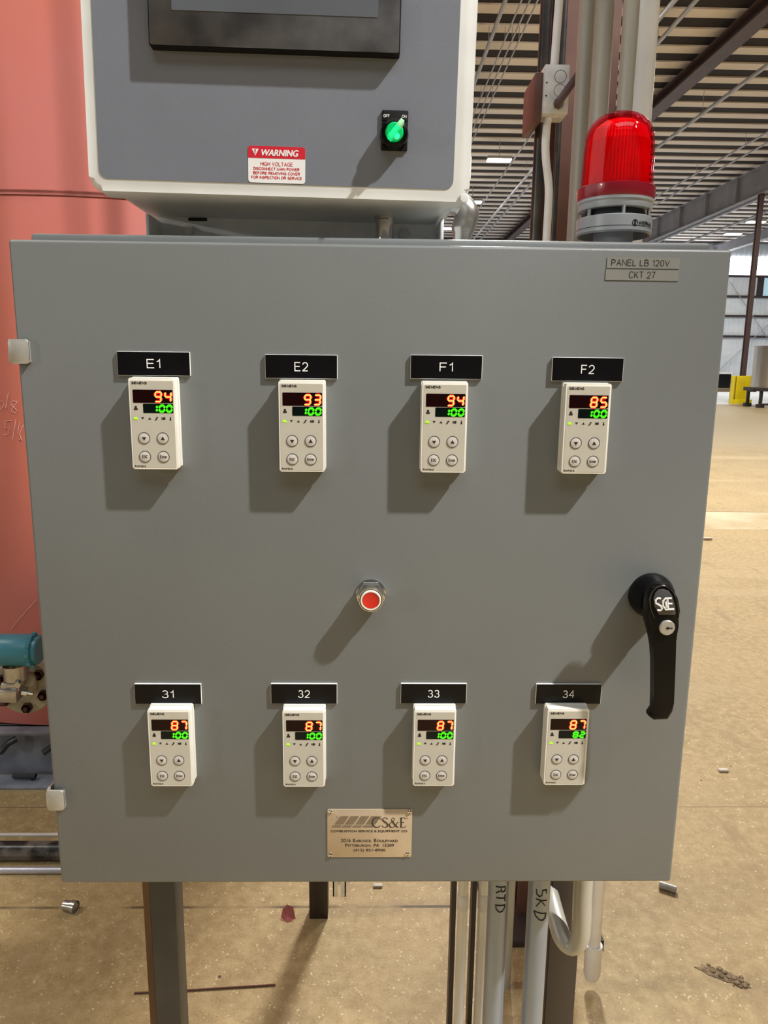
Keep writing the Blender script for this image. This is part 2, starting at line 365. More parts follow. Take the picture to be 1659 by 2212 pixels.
def arc(c, r, a0, a1, n, u, v):
    return [Vector(c) + Vector(u)*r*math.cos(a0+(a1-a0)*i/n) + Vector(v)*r*math.sin(a0+(a1-a0)*i/n) for i in range(n+1)]
def smooth_path(pts, it=3):
    pts = [Vector(p) for p in pts]
    for _ in range(it):
        q = [pts[0]]
        for a, b in zip(pts, pts[1:]): q += [a*0.75+b*0.25, a*0.25+b*0.75]
        pts = q + [pts[-1]]
    return pts

# ================================================================== SETTING
# ---- floor
fm = bpy.data.materials.new('worn concrete'); fm.use_nodes = True
nt = fm.node_tree; B = nt.nodes['Principled BSDF']; B.inputs['Roughness'].default_value = 0.55
B.inputs['Specular IOR Level'].default_value = 0.35
tc = nt.nodes.new('ShaderNodeTexCoord')
def N(t): return nt.nodes.new(t)
def noise(scale, detail=6, stretch=None, rough=0.5):
    n = N('ShaderNodeTexNoise'); n.inputs['Scale'].default_value = scale; n.inputs['Detail'].default_value = detail
    n.inputs['Roughness'].default_value = rough
    if stretch:
        mp = N('ShaderNodeMapping'); mp.inputs['Scale'].default_value = stretch[:3]
        if len(stretch) > 3: mp.inputs['Rotation'].default_value = (0, 0, stretch[3])
        nt.links.new(tc.outputs['Object'], mp.inputs[0]); nt.links.new(mp.outputs[0], n.inputs['Vector'])
    else: nt.links.new(tc.outputs['Object'], n.inputs['Vector'])
    return n.outputs['Fac']
def ramp(src, lo, hi, c0=(0, 0, 0), c1=(1, 1, 1)):
    r = N('ShaderNodeValToRGB'); e = r.color_ramp.elements; e[0].position = lo; e[1].position = hi
    e[0].color = (*c0, 1); e[1].color = (*c1, 1); nt.links.new(src, r.inputs[0]); return r.outputs[0]
def mix(fac, a, b, mode='MIX'):
    x = N('ShaderNodeMix'); x.data_type = 'RGBA'; x.blend_type = mode
    nt.links.new(fac, x.inputs[0]) if not isinstance(fac, float) else setattr(x.inputs[0], 'default_value', fac)
    for s, q in ((6, a), (7, b)):
        if isinstance(q, tuple): x.inputs[s].default_value = (*q, 1)
        else: nt.links.new(q, x.inputs[s])
    return x.outputs[2]
def math_(op, a, b):
    x = N('ShaderNodeMath'); x.operation = op
    for i, q in enumerate((a, b)):
        if isinstance(q, (int, float)): x.inputs[i].default_value = q
        else: nt.links.new(q, x.inputs[i])
    return x.outputs[0]
base = ramp(noise(1.6, 8), 0.32, 0.68, (0.340, 0.243, 0.108), (0.445, 0.323, 0.152))
base = mix(ramp(noise(190, 5, None, 0.8), 0.47, 0.66), base, (0.235, 0.158, 0.070))
base = mix(ramp(noise(26, 6, None, 0.7), 0.40, 0.72), base, (0.49, 0.370, 0.190))
base = mix(ramp(noise(9, 5, (1, 0.25, 1, 0.7)), 0.58, 0.75), base, (0.30, 0.205, 0.105))
base = mix(ramp(noise(1.1, 4, (0.35, 1.4, 1, 0.5)), 0.55, 0.72), base, (0.49, 0.38, 0.215))
vo = N('ShaderNodeTexVoronoi'); vo.inputs['Scale'].default_value = 95; vo.feature = 'F1'
nt.links.new(tc.outputs['Object'], vo.inputs['Vector'])
fleck = math_('MULTIPLY', ramp(vo.outputs['Distance'], 0.14, 0.34, (1, 1, 1), (0, 0, 0)), ramp(noise(40, 2), 0.52, 0.64))
base = mix(fleck, base, (0.72, 0.60, 0.40))
vo2 = N('ShaderNodeTexVoronoi'); vo2.inputs['Scale'].default_value = 9
nt.links.new(tc.outputs['Object'], vo2.inputs['Vector'])
spk = math_('MULTIPLY', ramp(vo2.outputs['Distance'], 0.03, 0.05, (1, 1, 1), (0, 0, 0)), ramp(noise(3.1, 2), 0.52, 0.56))
base = mix(spk, base, (0.06, 0.04, 0.025))
sep = N('ShaderNodeSeparateXYZ'); nt.links.new(tc.outputs['Object'], sep.inputs[0])
Yc = sep.outputs[1]
def line(y, wd): return math_('LESS_THAN', math_('ABSOLUTE', math_('SUBTRACT', Yc, y), 0), wd)
yj = F(60, 1961).y
left = math_('LESS_THAN', sep.outputs[0], 0.25)
base = mix(math_('MULTIPLY', math_('MULTIPLY', line(yj, 0.005), left), ramp(noise(5, 3), 0.35, 0.6)), base, (0.08, 0.055, 0.03))
y0, y1 = F(1600, 1143).y, F(1600, 1106).y
strip = math_('MULTIPLY', math_('GREATER_THAN', Yc, y0), math_('LESS_THAN', Yc, y1))
base = mix(math_('MULTIPLY', strip, ramp(noise(1.8, 4, (0.8, 0.6, 1, 0.6)), 0.35, 0.6)), base, (0.58, 0.50, 0.34))
base = mix(line(y1, 0.012), base, (0.20, 0.15, 0.09))
base = mix(line(F(1600, 1743).y, 0.003), base, (0.24, 0.17, 0.09))
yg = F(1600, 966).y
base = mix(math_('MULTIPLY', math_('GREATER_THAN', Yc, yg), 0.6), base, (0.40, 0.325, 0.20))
base = mix(math_('GREATER_THAN', Yc, F(1600, 874).y), base, (0.80, 0.84, 0.90))  # far floor paled: window glare painted into the colour
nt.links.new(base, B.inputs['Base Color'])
bp = N('ShaderNodeBump'); bp.inputs['Strength'].default_value = 0.35; bp.inputs['Distance'].default_value = 0.004
nt.links.new(noise(60, 6), bp.inputs['Height']); nt.links.new(bp.outputs[0], B.inputs['Normal'])
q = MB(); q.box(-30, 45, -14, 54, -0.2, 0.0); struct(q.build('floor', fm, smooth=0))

# ---- far wall: corrugated pale metal
wm = bpy.data.materials.new('pale corrugated sheet'); wm.use_nodes = True
nt = wm.node_tree; B = nt.nodes['Principled BSDF']; B.inputs['Roughness'].default_value = 0.5
tc = nt.nodes.new('ShaderNodeTexCoord')
c = ramp(noise(0.5, 4, (1, 1, 2.5)), 0.35, 0.7, (0.70, 0.76, 0.83), (0.84, 0.88, 0.92))
nt.links.new(c, B.inputs['Base Color'])
WY = 52.0
q = MB()
x = -30.0
while x < 45:                                      # ribs every 0.33 m
    q.box(x, x+0.24, WY, WY+0.06, 0, 11); q.box(x+0.24, x+0.33, WY-0.05, WY+0.06, 0, 11); x += 0.33
struct(q.build('wall_far', wm, smooth=0))
def wz(y): return P(1600, y, WY).z
q = MB(); q.box(18, 45, WY-0.12, WY-0.055, wz(596), wz(556)); struct(q.build('window_1', M['daylight'], smooth=0))
q = MB(); q.box(P(1648, 620, WY).x, 30.5, WY-0.12, WY-0.055, wz(639), wz(601)); w2 = struct(q.build('window_2', M['bluepane'], smooth=0))
q = MB(); q.box(P(1634, 620, WY).x, P(1647, 620, WY).x, WY-0.16, WY-0.05, wz(641), wz(598), 0.01); q.build('window_jamb', M['girt'], w2, smooth=0)
girts = ['dark horizontal girt under the bright daylight band of the far wall', 'dark horizontal girt level with the foot of the blue window',
         'dark horizontal girt, middle one on the pale far wall', 'dark horizontal girt, lowest one on the pale far wall']
for lb, yy in zip(girts, (597, 641, 683, 727)):
    q = MB(); zz = wz(yy); q.box(-30, 45, WY-0.2, WY-0.051, zz-0.07, zz+0.07)
    tag(struct(q.build('wall_girt', M['girt'], origin=(7.5, WY-0.1, zz), smooth=0)), lb, 'girt', 'girts on the far wall')
for lb, a, b in (('thin brace rod falling to the right on the far wall', (1578, 610), (1668, 745)),
                 ('thin brace rod rising to the right on the far wall', (1540, 812), (1672, 690))):
    wy_ = WY-0.25 if 'left' in lb or 'falling' in lb else WY-0.40
    A, Bp = P(*a, wy_), P(*b, wy_); q = MB(); q.tube([A, Bp], 0.025, 6)
    tag(q.build('brace_rod', M['rpipe'], origin=A), lb, 'brace')

# ---- roof
ZC = 9.70
q = MB(); q.box(-30, 45, -14, 54, ZC, ZC+0.15); struct(q.build('ceiling', M['deck'], smooth=0))
d0 = ray(1080, 16); ypu = CAM.y + (ZC-CAM.z)*d0.y/d0.z
k0 = None
for k in range(-9, 33):
    yy = ypu + k*1.035
    if yy > 51.5: break
    if k0 is None:
        q = MB(); q.box(-30, 45, -0.22, 0.22, -0.04, 0.0)
        k0 = q.build('roof_purlin', M['purlin'], smooth=0)
        tag(k0, 'tan purlin running across the dark roof', 'purlin', 'roof purlins'); struct(k0); o = k0
    else:
        o = k0.copy(); sc.collection.objects.link(o)
    o.location = (0, yy, ZC)
def ibeam(q, x, z0, z1, fw, y0, y1, tw=0.03, tf=0.04):
    q.box(x-fw/2, x+fw/2, y0, y1, z0, z0+tf); q.box(x-fw/2, x+fw/2, y0, y1, z1-tf, z1); q.box(x-tw/2, x+tw/2, y0, y1, z0+tf, z1-tf)
ZB = ZC - 0.24
q = MB(); ibeam(q, 8.66, 9.12, ZB, 0.42, 5, 51.9)
tag(struct(q.build('roof_beam', M['beam'], origin=(8.66, 28, ZB), smooth=0)), 'plum brown roof beam nearest the red beacon, dark underside', 'beam', 'roof beams')
q = MB(); ibeam(q, 15.75, 8.36, ZB, 0.34, 5, 51.9)
for yy in range(6, 51, 3): q.box(15.58, 15.74, yy, yy+0.04, 8.40, ZB-0.04)
tag(struct(q.build('roof_beam', M['beamgrey'], origin=(15.75, 28, ZB), smooth=0)), 'deep grey roof girder with stiffener plates, above the far column', 'beam', 'roof beams')
q = MB(); ibeam(q, 23.2, 8.9, ZB, 0.4, 5, 51.9)
tag(struct(q.build('roof_beam', M['beamgrey'], origin=(23.2, 28, ZB), smooth=0)), 'farthest right roof beam above the daylight band', 'beam', 'roof beams')

# pipes and conduits running the length of the roof
for ratio, h, r, lb in ((0.372, 7.5, 0.050, 'pale ceiling pipe close to the right edge of the screen box'), (0.417, 7.62, 0.020, 'thin ceiling conduit beside the pale pipe left of the steel column'),
                    (0.440, 7.62, 0.020, 'thin ceiling conduit, middle of three left of the steel column'), (0.462, 7.62, 0.020, 'thin ceiling conduit, the one nearest the steel column'),
                    (0.709, 7.55, 0.030, 'grey ceiling pipe passing below the near ceiling lamp'), (0.842, 7.3, 0.055, 'bright ceiling pipe meeting the dark conduit elbow'),
                    (0.902, 7.62, 0.050, 'grey ceiling pipe seen right of the white pipe'), (1.335, 7.3, 0.055, 'grey ceiling pipe just below the plum brown beam'),
                    (1.72, 7.55, 0.035, 'thin ceiling pipe left of the deep girder, upper one'), (1.80, 7.62, 0.035, 'thin ceiling pipe left of the deep girder, lower one'),
                    (2.36, 6.75, 0.060, 'bright ceiling pipe under the deep girder'), (2.60, 6.9, 0.060, 'bright ceiling pipe beside the far lamp')):
    q = MB(); z = CAM.z + h; xx = CAM.x + ratio*h
    q.tube([(xx, 8, z), (xx, 51.9, z)], r, 8)
    for yy in range(11, 51, 4): q.box(xx-0.006, xx+0.006, yy-0.006, yy+0.006, z, ZB+0.02)
    tag(q.build('ceiling_pipe', M['rpipe'], origin=(xx, 30, z)), lb, 'pipe', 'pipes along the ceiling')

# ceiling lamps
def lamp(x, y, z, label, power=LAMP_W, light=True):
    t = thing('high_bay_lamp', label, 'lamp', (x, y, z), 'high bay lamps')
    q = MB(); q.box(-0.46, 0.46, -0.22, 0.22, 0.04, 0.14, 0.02); q.box(-0.01, 0.01, -0.01, 0.01, 0.14, ZC-z); q.build('housing', M['lampbody'], t)
    q = MB(); q.box(-0.44, 0.44, -0.20, 0.20, 0.0, 0.04, 0.01); q.build('lens', M['lamp'], t)
    if light: area('high_bay_lamp_light', (x, y, z-0.02), (x, y, 0), power, 0.8, (1.0, 0.95, 0.86), 'RECTANGLE', 0.36)
def at_h(px, py, h):
    d = ray(px, py); s = h/d.z; return CAM + d*s
for px, py, lb in ((1078, 348, 'lit ceiling lamp right of the screen box, largest in view'), (1020, 438, 'lit ceiling lamp by the lower right corner of the screen box'),
                   (970, 495, 'lit ceiling lamp seen low beside the dark conduit elbow'), (1583, 507, 'lit ceiling lamp above the right corner of the cabinet')):
    p = at_h(px, py, 7.4); lamp(p.x, p.y, p.z, lb)
for p in ((12.4, 18.5, 8.9), (4.9, 19, 8.9), (14.3, 25.5, 8.9), (20, 22, 8.9), (20, 40, 8.9), (25, 45, 8.9)):  # extra lamps, added to brighten the far floor and wall
    lamp(*p, 'added ceiling lamp lighting the open hall floor', 200 if p[0] > 19.5 else 320 if p[0] > 14 else 200)
for x_, y_, pw in ((1.5, 7.5, 960), (5.5, 8.0, 330), (2.0, 12.0, 420), (7.6, 13.0, 110), (-6.0, 0.6, 260)):  # extra lamps, added to light the floor behind the cabinet
    lamp(x_, y_, 8.9, 'added ceiling lamp lighting the floor near the cabinet', pw)

# ================================================================== TANK AND SKID (left)
TC = Vector((-1.16, 3.05, 0)); TR = 1.25
T = thing('storage_tank', 'tall salmon red cylindrical tank behind the left side of the cabinet', 'tank', (TC.x, TC.y, 0.2))
q = mb((TC.x, TC.y, 0.2)); q.lathe([(0, 0.2), (TR, 0.2), (TR, 5.2), (TR*0.9, 5.5), (TR*0.5, 5.75), (0, 5.85)], TC, n=96); q.build('shell', M['tank'], T)
zs = 2.083
q = mb((TC.x, TC.y, 0.2)); q.lathe([(TR-0.002, zs-0.012), (TR+0.004, zs-0.007), (TR+0.001, zs), (TR+0.004, zs+0.007), (TR-0.002, zs+0.012)], TC, n=96); q.build('weld_seam', M['weld'], T)
def on_tank(px, py, off=0.001):
    d = ray(px, py); o = CAM - TC; R2 = TR+off
    a = d.x*d.x+d.y*d.y; b = 2*(o.x*d.x+o.y*d.y); c_ = o.x*o.x+o.y*o.y-R2*R2
    return CAM + d*((-b-math.sqrt(b*b-4*a*c_))/(2*a))
CH = [[[(0, 850), (-6, 868), (6, 866), (9, 876), (-2, 888)], [(18, 848), (12, 882)], [(37, 868), (28, 866), (24, 874), (36, 886), (33, 893), (24, 889), (30, 878), (37, 868)]],
      [[(26, 908), (12, 910), (10, 924), (20, 926), (17, 938), (8, 940)], [(34, 906), (27, 950)], [(42, 912), (38, 936)], [(50, 918), (42, 938), (48, 952), (40, 948)]],
      [[(24, 1360), (48, 1330), (70, 1306), (80, 1294)]]]
for grp in CH:
    q = mb((TC.x, TC.y, 0.2))
    for ln in grp: q.tube([on_tank(*p) for p in ln], 0.0012, 6)
    q.build('chalk_mark', M['chalk'], T)
# nozzle with a pale flange
fc = on_tank(56, 1472); fy = 1.60
q = mb((TC.x, TC.y, 0.2)); fcx, fcz = P(58, 1476, fy).x, P(58, 1476, fy).z
q.lathe([(0.055, -0.25), (0.055, 0.0), (0.096, 0.0), (0.10, 0.006), (0.10, 0.022), (0.096, 0.027), (0, 0.027)], (fcx, fy, fcz), 'Y', 40); nz = q.build('nozzle_flange', M['flange'], T)
for a in range(6):
    an = math.radians(-22+60*a); q = mb((TC.x, TC.y, 0.2)); cx, cz = fcx+0.074*math.cos(an), fcz+0.074*math.sin(an)
    q.lathe([(0, 0.052), (0.008, 0.052), (0.009, 0.03), (0.017, 0.045), (0.018, 0.02), (0, 0.02)], (cx, fy, cz), 'Y', 6); q.build('bolt', M['maroon'], nz)

# pressure transmitter
ty = 1.50
p0 = P(46, 1404, ty); r0 = 0.052
T = thing('pressure_transmitter', 'teal blue pressure transmitter on a steel block at the pale tank flange', 'gauge', (p0.x, p0.y, P(30, 1515, ty).z))
tl = Vector(T.location)
xl, xr = P(-30, 1404, ty).x, P(76, 1404, ty).x
q = mb(tl); q.lathe([(0, xl-p0.x), (r0*0.9, xl-p0.x), (r0, xl-p0.x+0.01), (r0, xr-p0.x-0.004), (r0*0.96, xr-p0.x), (r0*0.86, xr-p0.x), (r0*0.86, xr-p0.x+0.012), (r0*0.8, xr-p0.x+0.016), (0, xr-p0.x+0.016)], p0, 'X', 36)
for a in range(10):
    an = 2*PI*a/10; q.box(xr-0.012, xr+0.002, p0.y+r0*math.cos(an)-0.006, p0.y+r0*math.cos(an)+0.006, p0.z+r0*math.sin(an)-0.006, p0.z+r0*math.sin(an)+0.006, 0.002)
q.build('housing', M['blue'], T)
pn = P(33, 1452, ty)
q = mb(tl); q.lathe([(0.036, P(33, 1466, ty).z), (0.036, P(33, 1436, ty).z)], (pn.x, ty, 0), n=28); q.build('neck', M['steel'], T)
a_, b_ = P(10, 1467, ty), P(52, 1486, ty)
q = mb(tl); q.box(a_.x, b_.x, ty-0.032, ty+0.03, b_.z, a_.z, 0.006)
a_, b_ = P(4, 1484, ty-0.02), P(44, 1512, ty-0.02); q.box(a_.x, b_.x, ty-0.045, ty+0.04, b_.z, a_.z, 0.005)
pb = P(41, 1477, ty-0.03); q.lathe([(0.0, 0.012), (0.010, 0.012), (0.012, 0.008), (0.012, -0.004)], (pb.x, ty-0.03, pb.z), 'Y', 16)
q.build('sensor_body', M['steel'], T)
pv = P(48, 1496, ty-0.05); pe = P(72, 1499, ty-0.05)
q = mb(tl); q.tube([pv, pv.lerp(pe, 0.5), pv.lerp(pe, 0.52), pe], [0.009, 0.009, 0.005, 0.005], 10); q.build('vent_valve', M['chrome'], T)
q = mb(tl); q.box(P(6, 1500, ty).x, P(22, 1500, ty).x, ty-0.03, ty+0.02, P(6, 1518, ty).z, P(6, 1511, ty).z, 0.004); q.build('bolt_head', M['maroon'], T)
q = mb(tl); q.tube([P(60, 1470, ty+0.02), P(66, 1462, fy-0.04), (fcx+0.02, fy-0.0275, fcz)], [0.022, 0.022, 0.03], 16); q.build('process_connection', M['flange'], T)

# skid under the tank: channel beam
T = thing('equipment_skid', 'blue grey steel channel skid on the floor under the tank', 'skid', (-1.3, 1.72, 0))
sl = Vector(T.location); sx0, sx1 = -3.0, 0.1
ys0 = F(50, 1707).y; ys1 = F(50, 1665, 0.012).y; zt = 0.195
q = mb(sl); q.box(sx0, sx1, ys0, ys0+0.09, 0.0, 0.012, 0.002); q.box(sx0, sx1, ys1, ys1+0.012, 0.0, zt); q.box(sx0, sx1, ys1-0.05, ys1+0.012, zt-0.012, zt, 0.002)
q.build('channel', M['skid'], T)
q = mb(sl); q.box(sx0, sx1, ys1+0.012, 4.2, zt-0.02, zt, 0.002); q.build('deck_plate', M['umber'], T)
for xx in (-1.27, -0.9):
    q = mb(sl); q.tube([(xx+0.02, ys0+0.05, 0.02), (xx+0.035, ys0+0.05, 0.028), (xx-0.05, ys0+0.055, 0.026)], 0.010, 8); q.build('bolt', M['mill'], T)
for x0_, x1_ in ((-1.36, -1.31), (-1.20, -1.12)):
    q = mb(sl); q.tube([(x0_, ys1-0.06, 0.12), ((x0_+x1_)/2, ys1-0.05, 0.15), (x1_, ys1-0.03, 0.16)], 0.012, 8); q.build('lug', M['mill'], T)

# loose pipes lying left of the cabinet
pa, pb = P(0, 1806, 1.30), P(0, 1845, 1.30); pr = (pa.z-pb.z)/2*0.92
q = MB(); q.tube([(-2.6, 1.30, pr), (0.1, 1.30, pr)], pr, 20)
tag(q.build('floor_pipe', M['patchpipe'], origin=(-1.2, 1.30, 0)), 'patchy black steel pipe lying on the floor left of the cabinet', 'pipe')
q = MB(); yw = F(0, 1803, 0.006).y; q.box(-2.6, 0.1, yw-0.004, yw+0.008, 0.0, 0.008, 0.001)
tag(q.build('floor_strip', M['whitetrim'], origin=(-1.2, yw, 0)), 'white strip on the floor right behind the patchy black pipe', 'strip')
yl = F(0, 1880, 0.011).y
q = MB(); q.tube([(-2.6, yl, 0.011), (0.1, yl, 0.011)], 0.0105, 12)
tag(q.build('floor_conduit', M['lavender'], origin=(-1.2, yl, 0)), 'thin pale conduit lying on the floor in front of the patchy black pipe', 'conduit')

# ================================================================== COLUMN GROUP (behind the cabinet, right)
def vert(name, pxc, y_ref, Y, r, z0, z1, material, label, cat, n=16, parent=None):
    x_ = P(pxc, y_ref, Y).x; q = MB(); q.tube([(x_, Y, z0), (x_, Y, z1)], r, n)
    return tag(q.build(name, material, origin=(x_, Y, z0)), label, cat), x_
CX0, CX1, CYF = P(1220, 0, 1.02).x, P(1345, 0, 1.02).x, 1.02
T = thing('steel_column', 'red brown steel column with base plate behind the right half of the cabinet', 'column', ((CX0+CX1)/2, CYF+0.09, 0))
cl = Vector(T.location); xm = cl.x; hw = (CX1-CX0)/2
q = mb(cl); q.box(xm-hw, xm+hw, CYF, CYF+0.012, 0.02, 9.4); q.box(xm-hw, xm+hw, CYF+0.18, CYF+0.192, 0.02, 9.4); q.box(xm-0.006, xm+0.006, CYF+0.012, CYF+0.18, 0.02, 9.4)
q.build('shaft', M['brown'], T, smooth=0)
pf = F(1150, 2047)
q = mb(cl); q.box(xm-0.155, xm+0.155, pf.y, pf.y+0.33, 0, 0.02, 0.002); q.build('base_plate', M['umber'], T)
for dx in (-0.12, 0.12):
    q = mb(cl); q.lathe([(0.013, 0.02), (0.013, 0.035), (0.007, 0.035), (0.007, 0.055), (0, 0.055)], (xm+dx, pf.y+0.045, 0), n=6); q.build('anchor_bolt', M['galv'], T)

vert('riser_pipe', 1181, 0, 0.93, 0.0130, 0.75, 7.0, M['darkpipe'], 'dark steel riser pipe at the left edge of the red brown column', 'pipe')
vert('riser_conduit', 1221, 0, 1.0, 0.007, 0.75, 7.0, M['darkpipe'], 'thin black conduit between white conduit and red brown column face', 'conduit')
# white conduit above and below the junction box
JY = 0.84
jb = XZ([(1177, 138), (1234, 138), (1226, 243), (1173, 248)], JY-0.03)
jx0, jx1, jz0, jz1 = jb[3][0]*0.5+jb[0][0]*0.5, jb[2][0]*0.5+jb[1][0]*0.5, (jb[3][1]+jb[2][1])/2, (jb[0][1]+jb[1][1])/2
xa = P(1208, 0, JY).x; xb = P(1197, 136, JY).x
q = MB(); q.tube([(xb, JY, jz1), (xb+0.001, JY, jz1+0.02), (xa, JY, P(1208, 0, JY).z), (xa+0.01, JY, 6.5)], 0.0085, 12)
tag(q.build('riser_conduit', M['whitepipe'], origin=(xb, JY, jz1)), 'thin white conduit rising out of the top of the junction box', 'conduit')
pth = [P(1184, 250, JY), P(1181, 272, JY), P(1177, 330, JY), P(1186, 400, JY), P(1185, 440, JY), P(1180, 520, JY)]
pth.append(Vector((pth[-1].x-0.0, JY, 0.9))); pth[0].z = jz0
q = MB(); q.tube(smooth_path(pth, 2), 0.0085, 12)
tag(q.build('drop_conduit', M['whitepipe'], origin=pth[0]), 'thin white bent conduit dropping from the bottom of the junction box', 'conduit')
T = thing('junction_box', 'small grey steel junction box with round knockouts on the column', 'box', ((jx0+jx1)/2, JY, jz0))
jl = Vector(T.location)
q = mb(jl); q.box(jx0, jx1, JY-0.03, JY+0.03, jz0, jz1, 0.003); q.build('body', M['galv'], T)
q = mb(jl); q.box(jx0-0.016, jx0, JY-0.02, JY+0.10, jz0-0.012, jz1-0.012, 0.002); q.build('mounting_bracket', M['brown'], T)
cxk = jx0+(jx1-jx0)*0.63
for fz in (0.75, 0.47):
    zk = jz0+(jz1-jz0)*fz
    q = mb(jl); q.lathe([(0.0125, 0.0), (0.0125, 0.0004), (0.0112, 0.0004), (0.0112, 0.0)], (cxk, JY-0.03, zk), 'Y', 24); q.build('knockout', M['skid'], T)
for fz in (0.62, 0.36):
    zk = jz0+(jz1-jz0)*fz
    q = mb(jl); q.lathe([(0.0018, 0.0), (0.0018, 0.0004), (0, 0.0004)], (jx0+0.005, JY-0.03, zk), 'Y', 10); q.build('screw_hole', M['print'], T)
zc = jz0+(jz1-jz0)*0.16
q = mb(jl); q.lathe([(0.009, 0.0), (0.009, 0.008), (0.011, 0.008), (0.011, 0.014), (0.007, 0.014)], (jx0+(jx1-jx0)*0.55, JY-0.03, zc), 'Y', 12); q.build('connector', M['chrome'], T)
pth = [Vector((jx0+(jx1-jx0)*0.55, JY-0.043, zc)), P(1206, 222, JY-0.06), P(1225, 195, JY-0.06), P(1254, 155, JY-0.04), P(1300, 95, JY)]
q = MB(); q.tube(smooth_path(pth, 2), 0.008, 12)
tag(q.build('branch_conduit', M['plum'], origin=pth[0]), 'plum brown conduit slanting up to the right from the junction box', 'conduit')

# beige conduits rising behind the beacon
cyA = 0.52
vert('riser_conduit', 1270, 0, cyA+0.05, 0.0135, 0.0, 5.5, M['emtold'], 'beige conduit left of the thick one behind the beacon', 'conduit')
xB = P(1308, 0, cyA).x
yU = 0.30
uz = P(1232, 2046, yU).z
lx = xB; rx = P(1240, 1912, yU).x
pth = [Vector((xB, cyA, 5.5)), Vector((xB, cyA, 1.25)), Vector((xB, cyA, 1.0)), P(1176, 1880, 0.36), P(1188, 1935, 0.31), P(1203, 1990, 0.28), P(1214, 2026, 0.262), P(1232, 2046, 0.252), P(1253, 2034, 0.245), P(1257, 1985, 0.24), P(1258, 1930, 0.24), P(1259, 1912, 0.24) + Vector((0, 0, 0.03)), Vector((P(1259, 1912, 0.24).x, 0.24, 0.913))]
q = MB(); q.tube(smooth_path(pth, 2), 0.0155, 16)
tag(q.build('looped_conduit', M['emtold'], origin=(xB, cyA, 1.0)), 'thick conduit behind the beacon that loops under the cabinet in a U bend', 'conduit')
o, _x = vert('riser_conduit', 1365, 0, 0.46, 0.0125, 0.0, 5.5, M['emtold'], 'beige conduit with a rust scratch in front of the white pipe', 'conduit')
wp_, xW = vert('white_pipe', 1402, 0, 0.60, 0.0185, 0.62, 5.5, M['whitepipe'], 'thick white pipe rising right behind the red beacon dome', 'pipe')
# capped pvc stub
Yp = F(1287, 2112, 0.03).y; xP = P(1289, 1960, Yp).x
T = thing('pvc_pipe', 'white plastic pipe with end cap hanging right of the dark post', 'pipe', (xP, Yp, 0.03)); pl = Vector(T.location)
q = mb(pl); q.tube(smooth_path([(xP, Yp, 0.08), (xP, Yp, 0.42), (xP, Yp, 0.60), (xW+0.010, 0.63, 0.66)], 2), 0.0155, 20); q.build('pipe', M['pvc'], T)
zc0 = P(1289, 2040, Yp).z
q = mb(pl); q.lathe([(0, 0.03), (0.016, 0.03), (0.021, 0.045), (0.021, zc0), (0.016, zc0)], (xP, Yp, 0), n=24); q.build('end_cap', M['pvc'], T)
# posts and conduits below the cabinet
def emt_down(pxc, py, Y, r, label, name='vertical_conduit', z1=0.93, mt='emt'):
    x_ = P(pxc, py, Y).x; T = thing(name, label, 'conduit', (x_, Y, 0)); l = (x_, Y, 0)
    q = mb(l); q.tube([(x_, Y, 0.0), (x_, Y, z1)], r, 20); q.build('tube', M[mt], T)
    return T, x_
def strokes(T, x_, Y, r, lines, mats):
    q = mb((x_, Y, 0))
    for ln in lines:
        pp = []
        for a, b in zip(ln, ln[1:]):
            for i in range(4): pp.append((a[0]+(b[0]-a[0])*i/4, a[1]+(b[1]-a[1])*i/4))
        pp.append(ln[-1]); w3 = []
        for px, py in pp:
            p = P(px, py, Y-r*0.9); dx = max(-r*0.97, min(r*0.97, p.x-x_))
            w3.append((p.x, Y-math.sqrt(r*r-dx*dx)-0.0002, p.z))
        q.tube(w3, 0.0009, 6)
    q.build('marker_writing', mats, T)
def sp(lst): return [[(960+x/4.608, 1880+y/4.608) for x, y in ln] for ln in lst]
T, x_ = emt_down(1077, 1912, 0.14, 0.0152, 'grey conduit marked RTD in black marker below the cabinet')
strokes(T, x_, 0.14, 0.0152, sp([[(512, 160), (606, 163)], [(606, 163), (608, 190), (598, 208), (570, 210), (562, 165)], [(562, 195), (514, 220)],
        [(605, 245), (600, 305)], [(602, 275), (515, 268)], [(508, 343), (605, 345)], [(508, 343), (515, 385), (545, 410), (575, 405), (597, 375), (603, 345)]]), M['ink'])
T, x_ = emt_down(1165, 1912, 0.14, 0.0160, 'grey conduit marked SKD in black marker below the cabinet')
strokes(T, x_, 0.14, 0.0160, sp([[(1016, 228), (1018, 192), (975, 195), (970, 240), (945, 258), (918, 235), (915, 190)],
        [(1018, 300), (910, 285)], [(960, 295), (1000, 350)], [(955, 300), (912, 358)], [(892, 408), (1012, 430)], [(892, 408), (905, 450), (940, 485), (975, 492), (1003, 470), (1012, 430)]]), M['ink'])
for pxc, Y, lb, ys in ((1001, 0.62, 'thin bright conduit left of the pair with marker writing', (1930, 1962)), (1045, 0.66, 'thin bright conduit half hidden behind the RTD conduit', (1930, 1962))):
    T, x_ = emt_down(pxc, 1912, Y, 0.0112 if Y < 0.65 else 0.0112, lb, z1=1.2, mt='emt2')
    z0, z1 = P(pxc, ys[1], Y).z, P(pxc, ys[0], Y).z
    q = mb((x_, Y, 0)); q.lathe([(0.0112, z0-0.002), (0.0122, z0), (0.0122, z1), (0.0112, z1+0.002)], (x_, Y, 0), n=20); q.build('coupling', M['galv'], T)
    q = mb((x_, Y, 0)); q.box(x_-0.022, x_-0.0115, Y+0.02, Y+0.05, 0, 1.2); q.build('dark_strip', M['umber'], T)  # dark strip standing just left of the tube
T, x_ = emt_down(1103, 1912, 0.80, 0.012, 'pale conduit seen as a sliver right of the RTD conduit', z1=1.1, mt='emtold')

